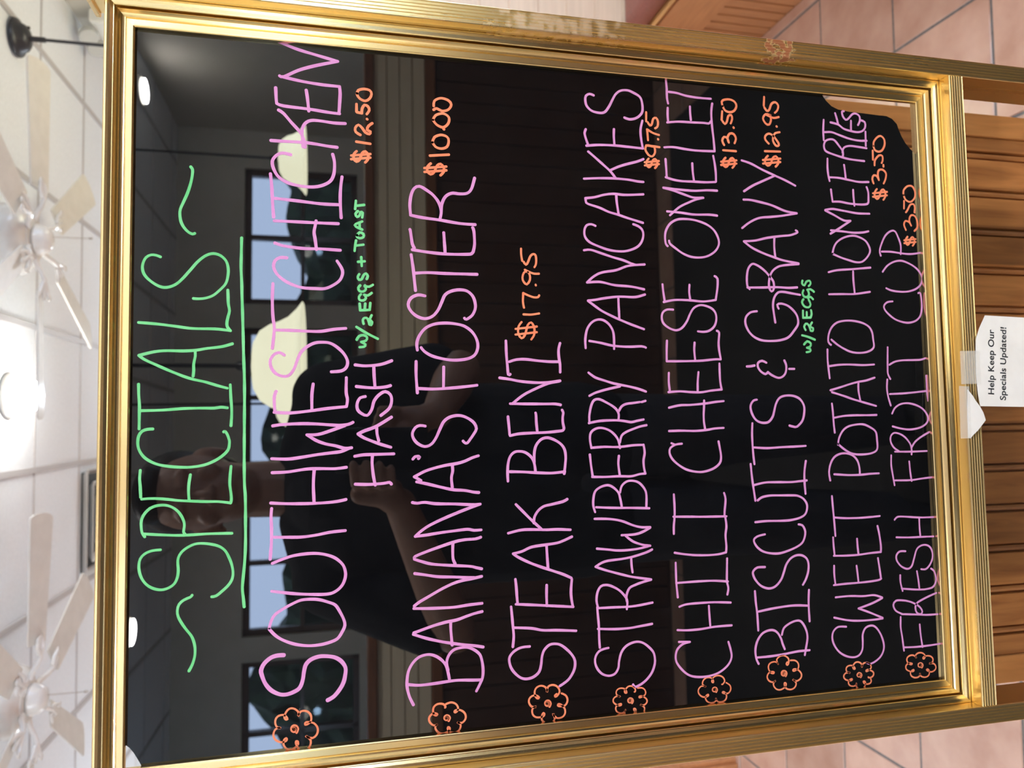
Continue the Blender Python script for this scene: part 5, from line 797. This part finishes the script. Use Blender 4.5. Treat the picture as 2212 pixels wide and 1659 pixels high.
# ------------------------------------------------------------------ pendant lamps with alabaster bell shades
def pendant(x, y, zrim, label, sc_=1.0):
    t = empty('pendant_lamp', (x, y, CEIL - 0.006), label, 'lamp', 'pendant lamps')
    o = Vector((x, y, 0))
    bm = bmesh.new()
    zc = CEIL - 0.0062
    lathe(bm, [(0, zc), (0.074, zc), (0.078, zc - 0.006), (0.074, zc - 0.016), (0.060, zc - 0.024), (0.052, zc - 0.040), (0.036, zc - 0.052), (0.014, zc - 0.058), (0, zc - 0.060)], o, 48)
    lathe(bm, [(0, 0), (0.006, 0.001), (0.006, 0.014), (0, 0.016)], o + Vector((0.046, 0.0, zc - 0.053)), 10)
    obj('canopy', bm, M['iron'], t, smooth=True, auto=35)
    zt = zrim + 0.155 * sc_
    bm = bmesh.new()
    lathe(bm, [(0.0, zc - 0.056), (0.011, zc - 0.056), (0.011, zc - 0.110), (0.0065, zc - 0.113), (0.0065, zt + 0.045), (0.012, zt + 0.040), (0.020, zt + 0.012), (0.034, zt + 0.003), (0.034, zt - 0.004), (0, zt - 0.004)], o, 16)
    obj('rod', bm, M['iron'], t, smooth=True, auto=35)
    bm = bmesh.new()
    out = [(0.030, 0.150), (0.075, 0.146), (0.108, 0.128), (0.128, 0.098), (0.138, 0.070), (0.152, 0.044), (0.176, 0.020), (0.200, 0.002)]
    pr = [(r * sc_, zrim + h * sc_) for r, h in out]
    pr += [((r - 0.006) * sc_, zrim + (h - 0.004) * sc_) for r, h in out[::-1]]
    lathe(bm, pr, o, 64, closed=True)
    sh = obj('shade', bm, M['alabaster'], t, smooth=True)
    bm = bmesh.new()
    lathe(bm, [(0, zrim + 0.050), (0.020, zrim + 0.055), (0.032, zrim + 0.075), (0.026, zrim + 0.100), (0.015, zrim + 0.115), (0.015, zrim + 0.147), (0, zrim + 0.147)], o, 24)
    obj('bulb', bm, M['bulb'], t, smooth=True)
    return t
pendant(1.639, 3.335, 1.60, 'dark bronze pendant lamp whose rod drops behind the right top of the sign')
pendant(0.207, -1.18, 1.560, 'large lit pendant bell mirrored under the green heading')
pendant(1.577, -3.17, 1.640, 'lit pendant bell mirrored in the board behind the word chicken')
pendant(0.165, -3.15, 1.650, 'lit pendant bell mirrored low behind the big mirrored bell')

# ------------------------------------------------------------------ ceiling lamps, the added fill lamps and their light
def ceiling_lamp(x, y, label, power, r=0.085, globe=False, tint=None, drop=0.0):
    """flush round lamp: metal rim and a lit lens (or a small round globe); its light leaves just below the lens"""
    t = empty('ceiling_lamp', (x, y, CEIL), label, 'lamp', 'round ceiling lamps')
    o = Vector((x, y, 0)); z = CEIL - 0.0065
    bm = bmesh.new()
    lathe(bm, [(0, z), (r * 1.22, z), (r * 1.25, z - 0.004), (r * 1.16, z - 0.014), (r * 1.02, z - 0.016), (0, z - 0.016)], o, 40)
    obj('lamp_base', bm, M['fan'], t, smooth=True, auto=35)
    if drop:  # only the added fill globes hang on a rod
        bm = bmesh.new(); lathe(bm, [(0, z - 0.016), (0.007, z - 0.016), (0.007, z - drop - 0.010), (0.03, z - drop - 0.014), (0.03, z - drop - 0.018), (0, z - drop - 0.018)], o, 14)
        obj('rod', bm, M['fan'], t, smooth=True, auto=35)
        z -= drop
    bm = bmesh.new()
    if globe: pr = [(0, z - 0.0165), (r * 0.55, z - 0.0165), (r * 0.9, z - 0.040), (r * 0.95, z - 0.070), (r * 0.72, z - 0.100), (r * 0.35, z - 0.116), (0, z - 0.120)]
    else: pr = [(0, z - 0.0165), (r, z - 0.0165), (r * 0.93, z - 0.024), (r * 0.6, z - 0.030), (0, z - 0.032)]
    lathe(bm, pr, o, 32)
    obj('globe' if globe else 'lens', bm, M['ceil_lamp'], t, smooth=True)
    if globe:
        l = bpy.data.lights.new('lamp_light', 'POINT'); l.shadow_soft_size = r * 0.5
    else:
        l = bpy.data.lights.new('lamp_light', 'AREA'); l.shape = 'DISK'; l.size = r * 1.9; l.spread = math.pi
    l.energy = power; l.color = tint or WARM
    lo = bpy.data.objects.new('lamp_light', l); lo.location = (x, y, z - (0.20 if globe else 0.034)); C.objects.link(lo)
    return t
ceiling_lamp(0.167, 3.36, 'lit round ceiling lamp near the pull chain of the right fan', 1.2, 0.075, True, DAY)
ceiling_lamp(2.297, -4.05, 'lit round ceiling lamp mirrored in the upper right of the board', 8)
ceiling_lamp(-1.22, -3.91, 'lit round ceiling lamp mirrored in the upper left of the board', 10)
ceiling_lamp(0.85, -0.75, 'added fill lamp on the ceiling right of the photographer', 18)  # unseen lamp added to light the sign's front
ceiling_lamp(-0.95, -0.85, 'added fill lamp on the ceiling left of the photographer', 26)  # second unseen lamp added for the sign's front
ceiling_lamp(-2.90, -3.30, 'added bluish fill globe by the rear windows at far left', 60, 0.075, True, COOL_FILL, 0.85)  # unseen globe added to cool the rear ceiling mirrored in the board
ceiling_lamp(2.30, -2.50, 'added bluish fill globe at the right behind the photographer', 54, 0.075, True, COOL_FILL, 0.85)  # added likewise, cools the ceiling behind the photographer
ceiling_lamp(-2.30, 1.10, 'added fill globe hanging far left of the sign', 30, 0.075, True, DAY, 0.85)  # from here down: unseen globes added to brighten ceiling and room
ceiling_lamp(2.25, 0.55, 'added fill globe hanging over the right bench', 22, 0.075, True, DAY, 0.85)
ceiling_lamp(-2.75, -1.1, 'added fill globe hanging left of the photographer', 22, 0.075, True, None, 0.85)
ceiling_lamp(-2.85, 4.60, 'added fill globe hanging in the far left corner', 34, 0.075, True, DAY, 0.85)
ceiling_lamp(0.6, 5.7, 'added fill globe hanging near the far wall', 28, 0.075, True, DAY, 0.85)

# ------------------------------------------------------------------ air vent in the ceiling and a wall fixture
vx0, vx1, vy0, vy1 = 0.424 - 2 * PX + 0.035, 0.424 - PX - 0.035, 3.633 + PY + 0.02, 3.633 + 2 * PY - 0.03
vent = empty('ceiling_vent', RM((vx0 + vx1) / 2, (vy0 + vy1) / 2, CEIL), 'square stepped metal air vent let into the ceiling boards', 'vent')
bm = bmesh.new(); bx(bm, vx0 + 0.02, vx1 - 0.02, vy0 + 0.02, vy1 - 0.02, CEIL - 0.003, CEIL - 0.0005, rrot)
obj('duct', bm, M['vent_dark'], vent)
cx_, cy_ = (vx0 + vx1) / 2, (vy0 + vy1) / 2
hx, hy = (vx1 - vx0) / 2, (vy1 - vy0) / 2
for k in range(4):
    s0 = 1 - 0.24 * k; s1 = s0 - 0.10
    zz0 = CEIL - 0.005 - 0.010 * k if k else CEIL - 0.0045
    bm = bmesh.new()
    ring = []
    for s, z in ((s0, zz0 - 0.030), (s0 - 0.012, zz0 - 0.033), (s1, zz0 - 0.004), (s1 - 0.01, zz0 - 0.002), (s0 - 0.02, zz0 - 0.024)):
        ring.append([bm.verts.new(RM(cx_ + a * hx * s, cy_ + b_ * hy * s, z)) for a, b_ in ((-1, -1), (1, -1), (1, 1), (-1, 1))])
    for i in range(len(ring)):
        A_, B_ = ring[i], ring[(i + 1) % len(ring)]
        for j in range(4): bm.faces.new([A_[j], A_[(j + 1) % 4], B_[(j + 1) % 4], B_[j]])
    obj('louvre_frame', bm, M['vent'], vent)
em = empty('emergency_light', RM(XR1, 4.10, 2.60), 'white emergency light high on the cream side wall', 'light')
bm = bmesh.new(); bx(bm, XR1 - 0.075, XR1 - 0.001, 3.96, 4.24, 2.54, 2.66, rrot, bevel=0.012)
obj('housing', bm, M['plastic'], em)
for yy in (4.03, 4.16):
    bm = bmesh.new()
    lathe(bm, [(0, 0), (0.030, 0.004), (0.046, 0.030), (0.046, 0.052), (0, 0.055)], RM(XR1 - 0.085, yy, 2.685), 24, axis=Vector((-1, -0.3, -0.35)).normalized())
    obj('lamp_head', bm, M['lens'], em, smooth=True, auto=40)

# ------------------------------------------------------------------ the photographer, seen only as a dim mirror image in the board
def capsule(bm, p0, r0, p1, r1, n=16, k=5):
    p0, p1 = Vector(p0), Vector(p1)
    d = p1 - p0; l = d.length
    if l < 1e-6: d = Vector((0, 0, 1)); l = 1e-6
    pr = [(r0 * math.cos(a), -r0 * math.sin(a)) for a in [math.pi / 2 * (1 - i / k) for i in range(k)]]
    pr[0] = (0, -r0)
    pr += [(r0, 0), (r1, l)] + [(r1 * math.cos(a), l + r1 * math.sin(a)) for a in [math.pi / 2 * i / k for i in range(1, k)]] + [(0, l + r1)]
    lathe(bm, pr, p0, n, axis=d.normalized())

def ellipsoid(bm, c, r):
    g = bmesh.ops.create_icosphere(bm, subdivisions=3, radius=1.0)
    for v in g['verts']: v.co = Vector((c[0] + v.co.x * r[0], c[1] + v.co.y * r[1], c[2] + v.co.z * r[2]))

def fused(name, bm, voxel, m_, parent, smooth_it=4):
    """weld overlapping volumes into one continuous skin"""
    me = bpy.data.meshes.new(name); bm.to_mesh(me); bm.free()
    t = bpy.data.objects.new('tmp', me); C.objects.link(t)
    rm = t.modifiers.new('r', 'REMESH'); rm.mode = 'VOXEL'; rm.voxel_size = voxel
    sm = t.modifiers.new('s', 'SMOOTH'); sm.iterations = smooth_it; sm.factor = 0.5
    bpy.context.view_layer.update()
    out = bpy.data.meshes.new_from_object(t.evaluated_get(bpy.context.evaluated_depsgraph_get()))
    bpy.data.objects.remove(t)
    b2 = bmesh.new(); b2.from_mesh(out)
    return obj(name, b2, m_, parent, smooth=True)

PXC, PYC = -0.115, -0.40
per = empty('person', (PXC, PYC, 0), 'person in black shirt and grey trousers holding up a phone, mirrored in the board', 'person')
q = lambda x, y, z: (PXC + x, PYC + y, z)
shL, elL, wrL = q(-0.19, 0.0, 1.475), q(-0.275, 0.15, 1.235), Vector((-0.122, -0.060, 1.352))
shR, elR, wrR = q(0.19, 0.0, 1.475), q(0.235, 0.13, 1.215), Vector((0.030, -0.085, 1.285))
bm = bmesh.new()
# head, neck
ellipsoid(bm, q(0, 0.005, 1.735), (0.076, 0.096, 0.104))
ellipsoid(bm, q(0, 0.030, 1.680), (0.061, 0.068, 0.078))
ellipsoid(bm, q(0, 0.062, 1.640), (0.030, 0.028, 0.026))
capsule(bm, q(0, 0.095, 1.725), 0.010, q(0, 0.116, 1.690), 0.014)
capsule(bm, q(-0.013, 0.104, 1.688), 0.008, q(0.013, 0.104, 1.688), 0.008)
for s in (-1, 1):
    ellipsoid(bm, q(s * 0.079, -0.005, 1.705), (0.010, 0.020, 0.032))
    capsule(bm, q(s * 0.016, 0.098, 1.742), 0.009, q(s * 0.046, 0.086, 1.742), 0.008)
    ellipsoid(bm, q(s * 0.040, 0.074, 1.695), (0.022, 0.020, 0.020))
capsule(bm, q(-0.019, 0.092, 1.664), 0.007, q(0.019, 0.092, 1.664), 0.007)
capsule(bm, q(-0.015, 0.091, 1.653), 0.008, q(0.015, 0.091, 1.653), 0.008)
capsule(bm, q(0, -0.010, 1.66), 0.056, q(0, -0.020, 1.50), 0.062)
# trunk and legs under the clothes
capsule(bm, q(-0.11, 0, 1.44), 0.085, q(0.11, 0, 1.44), 0.085)
capsule(bm, q(0, 0, 1.40), 0.120, q(0, 0, 1.02), 0.115)
for s in (-1, 1):
    capsule(bm, q(s * 0.09, 0, 0.95), 0.085, q(s * 0.11, 0.01, 0.50), 0.055)
    capsule(bm, q(s * 0.11, 0.01, 0.50), 0.055, q(s * 0.12, -0.02, 0.10), 0.038)
for sh, el, wr in ((shL, elL, wrL), (shR, elR, wrR)):
    capsule(bm, sh, 0.052, el, 0.040)
    capsule(bm, el, 0.042, Vector(el).lerp(Vector(wr), 0.35), 0.041)
    capsule(bm, Vector(el).lerp(Vector(wr), 0.35), 0.041, wr, 0.027)
# left hand: palm behind the phone's lower left corner, thumb in front, fingers round its far edge
pal = Vector((-0.092, -0.038, 1.388))
capsule(bm, wrL, 0.026, pal + Vector((-0.012, 0.000, -0.010)), 0.024)
capsule(bm, pal + Vector((-0.016, 0.0, -0.016)), 0.020, pal + Vector((-0.010, 0.004, 0.030)), 0.017)
capsule(bm, pal + Vector((-0.004, 0.0, -0.022)), 0.018, pal + Vector((0.002, 0.004, 0.020)), 0.015)
fing = [((-0.086, -0.026, 1.424), 0.0088), ((-0.088, -0.024, 1.404), 0.0092), ((-0.089, -0.023, 1.384), 0.0090), ((-0.088, -0.023, 1.365), 0.0078)]
for i, (b0, r) in enumerate(fing):
    b0 = Vector(b0); ln = (0.92, 1.0, 0.96, 0.78)[i]
    p1 = b0 + Vector((0.004, 0.024 * ln, 0.003)); p2 = p1 + Vector((0.018 * ln, 0.010 * ln, 0.002)); p3 = p2 + Vector((0.016 * ln, 0.002, 0.001))
    capsule(bm, b0, r, p1, r * 0.97); capsule(bm, p1, r * 0.97, p2, r * 0.9); capsule(bm, p2, r * 0.9, p3, r * 0.8)
th = [Vector((-0.090, -0.040, 1.380)), Vector((-0.072, -0.040, 1.402)), Vector((-0.056, -0.030, 1.420)), Vector((-0.046, -0.024, 1.434))]
for a, b_, r0, r1 in zip(th, th[1:], (0.013, 0.011, 0.0098), (0.011, 0.0098, 0.0085)): capsule(bm, a, r0, b_, r1)
# right hand, index finger lifted to tap the screen
pr_ = Vector((0.018, -0.066, 1.318))
capsule(bm, wrR, 0.026, pr_, 0.023)
capsule(bm, pr_ + Vector((-0.012, 0, 0)), 0.018, pr_ + Vector((-0.016, 0.004, 0.040)), 0.014)
capsule(bm, pr_ + Vector((0.008, 0, 0)), 0.018, pr_ + Vector((0.010, 0.002, 0.036)), 0.013)
for i in range(4):
    b0 = pr_ + Vector((-0.026 + 0.0145 * i, 0.006, 0.052 - 0.004 * i)); r = (0.0088, 0.0092, 0.009, 0.0078)[i]
    if i == 0: seg = [b0, b0 + Vector((-0.004, 0.010, 0.036)), b0 + Vector((-0.008, 0.024, 0.054)), b0 + Vector((-0.010, 0.032, 0.072))]
    else: seg = [b0, b0 + Vector((0, 0.016, 0.026)), b0 + Vector((0, 0.012, 0.004)), b0 + Vector((0, -0.006, -0.010))]
    for a, b_, k in zip(seg, seg[1:], (1, 0.95, 0.85)): capsule(bm, a, r * k, b_, r * k * 0.95)
seg = [pr_ + Vector((-0.016, 0.006, -0.004)), pr_ + Vector((-0.034, 0.012, 0.014)), pr_ + Vector((-0.040, 0.018, 0.034)), pr_ + Vector((-0.036, 0.022, 0.050))]
for a, b_, k in zip(seg, seg[1:], (0.0125, 0.0108, 0.0095)): capsule(bm, a, k, b_, k * 0.9)
fused('body', bm, 0.0042, M['skin'], per, 3)
# black long shirt with short sleeves, loose at the hem
bm = bmesh.new()
capsule(bm, q(-0.145, 0, 1.455), 0.088, q(0.145, 0, 1.455), 0.088)
capsule(bm, q(0, -0.005, 1.43), 0.140, q(0, -0.005, 1.05), 0.150)
for s in (-1, 1):
    capsule(bm, q(s * 0.085, 0, 1.40), 0.130, q(s * 0.085, 0, 0.92), 0.135)
    capsule(bm, q(s * 0.07, -0.01, 1.515), 0.060, q(s * 0.16, 0, 1.475), 0.075)
for sh, el in ((shL, elL), (shR, elR)):
    capsule(bm, sh, 0.074, Vector(sh).lerp(Vector(el), 0.80), 0.068)
fused('shirt', bm, 0.008, M['shirt'], per, 6)
bm = bmesh.new()
capsule(bm, q(-0.06, 0, 0.93), 0.118, q(0.06, 0, 0.93), 0.118)
for s in (-1, 1):
    capsule(bm, q(s * 0.085, 0, 0.90), 0.110, q(s * 0.11, 0.01, 0.48), 0.078)
    capsule(bm, q(s * 0.11, 0.01, 0.48), 0.078, q(s * 0.12, -0.02, 0.11), 0.064)
fused('trousers', bm, 0.008, M['jeans'], per, 6)
bm = bmesh.new()
ellipsoid(bm, q(0, -0.016, 1.765), (0.084, 0.096, 0.088))
ellipsoid(bm, q(0, -0.050, 1.710), (0.074, 0.062, 0.080))
ellipsoid(bm, q(0, 0.052, 1.806), (0.058, 0.046, 0.032))
fused('hair', bm, 0.006, M['hair'], per, 3)
for s in (-1, 1):
    bm = bmesh.new()
    capsule(bm, q(s * 0.12, -0.05, 0.052), 0.044, q(s * 0.135, 0.10, 0.042), 0.040)
    capsule(bm, q(s * 0.12, -0.02, 0.09), 0.046, q(s * 0.12, -0.02, 0.11), 0.044)
    for v in bm.verts: v.co.z = max(v.co.z, 0.0045)
    fused('shoe', bm, 0.006, M['shoe'], per, 3)

ph = empty('phone', (-0.030, -0.009, 1.30), 'dark phone held upright in the photographer\'s hands', 'phone')
bm = bmesh.new(); bx(bm, -0.066, 0.0062, -0.0135, -0.0056, 1.310, 1.4585, bevel=0.0035)
obj('phone_body', bm, M['phone'], ph)
bm = bmesh.new(); bx(bm, -0.063, 0.0034, -0.0140, -0.01355, 1.313, 1.4555)
obj('screen', bm, glow('phone_screen', (0.30, 0.29, 0.28), 0.8), ph)
for dx, dz in ((-0.019, 0.0), (-0.009, -0.017), (-0.019, -0.020)):
    bm = bmesh.new()
    lathe(bm, [(0, 0), (0.0072, 0), (0.0072, 0.0022), (0.0055, 0.0024), (0.0050, 0.0016), (0, 0.0014)], Vector((dx, -0.0055, 1.447 + dz)), 24, axis=Vector((0, 1, 0)))
    obj('lens_ring', bm, M['phone'], ph, smooth=True, auto=30)
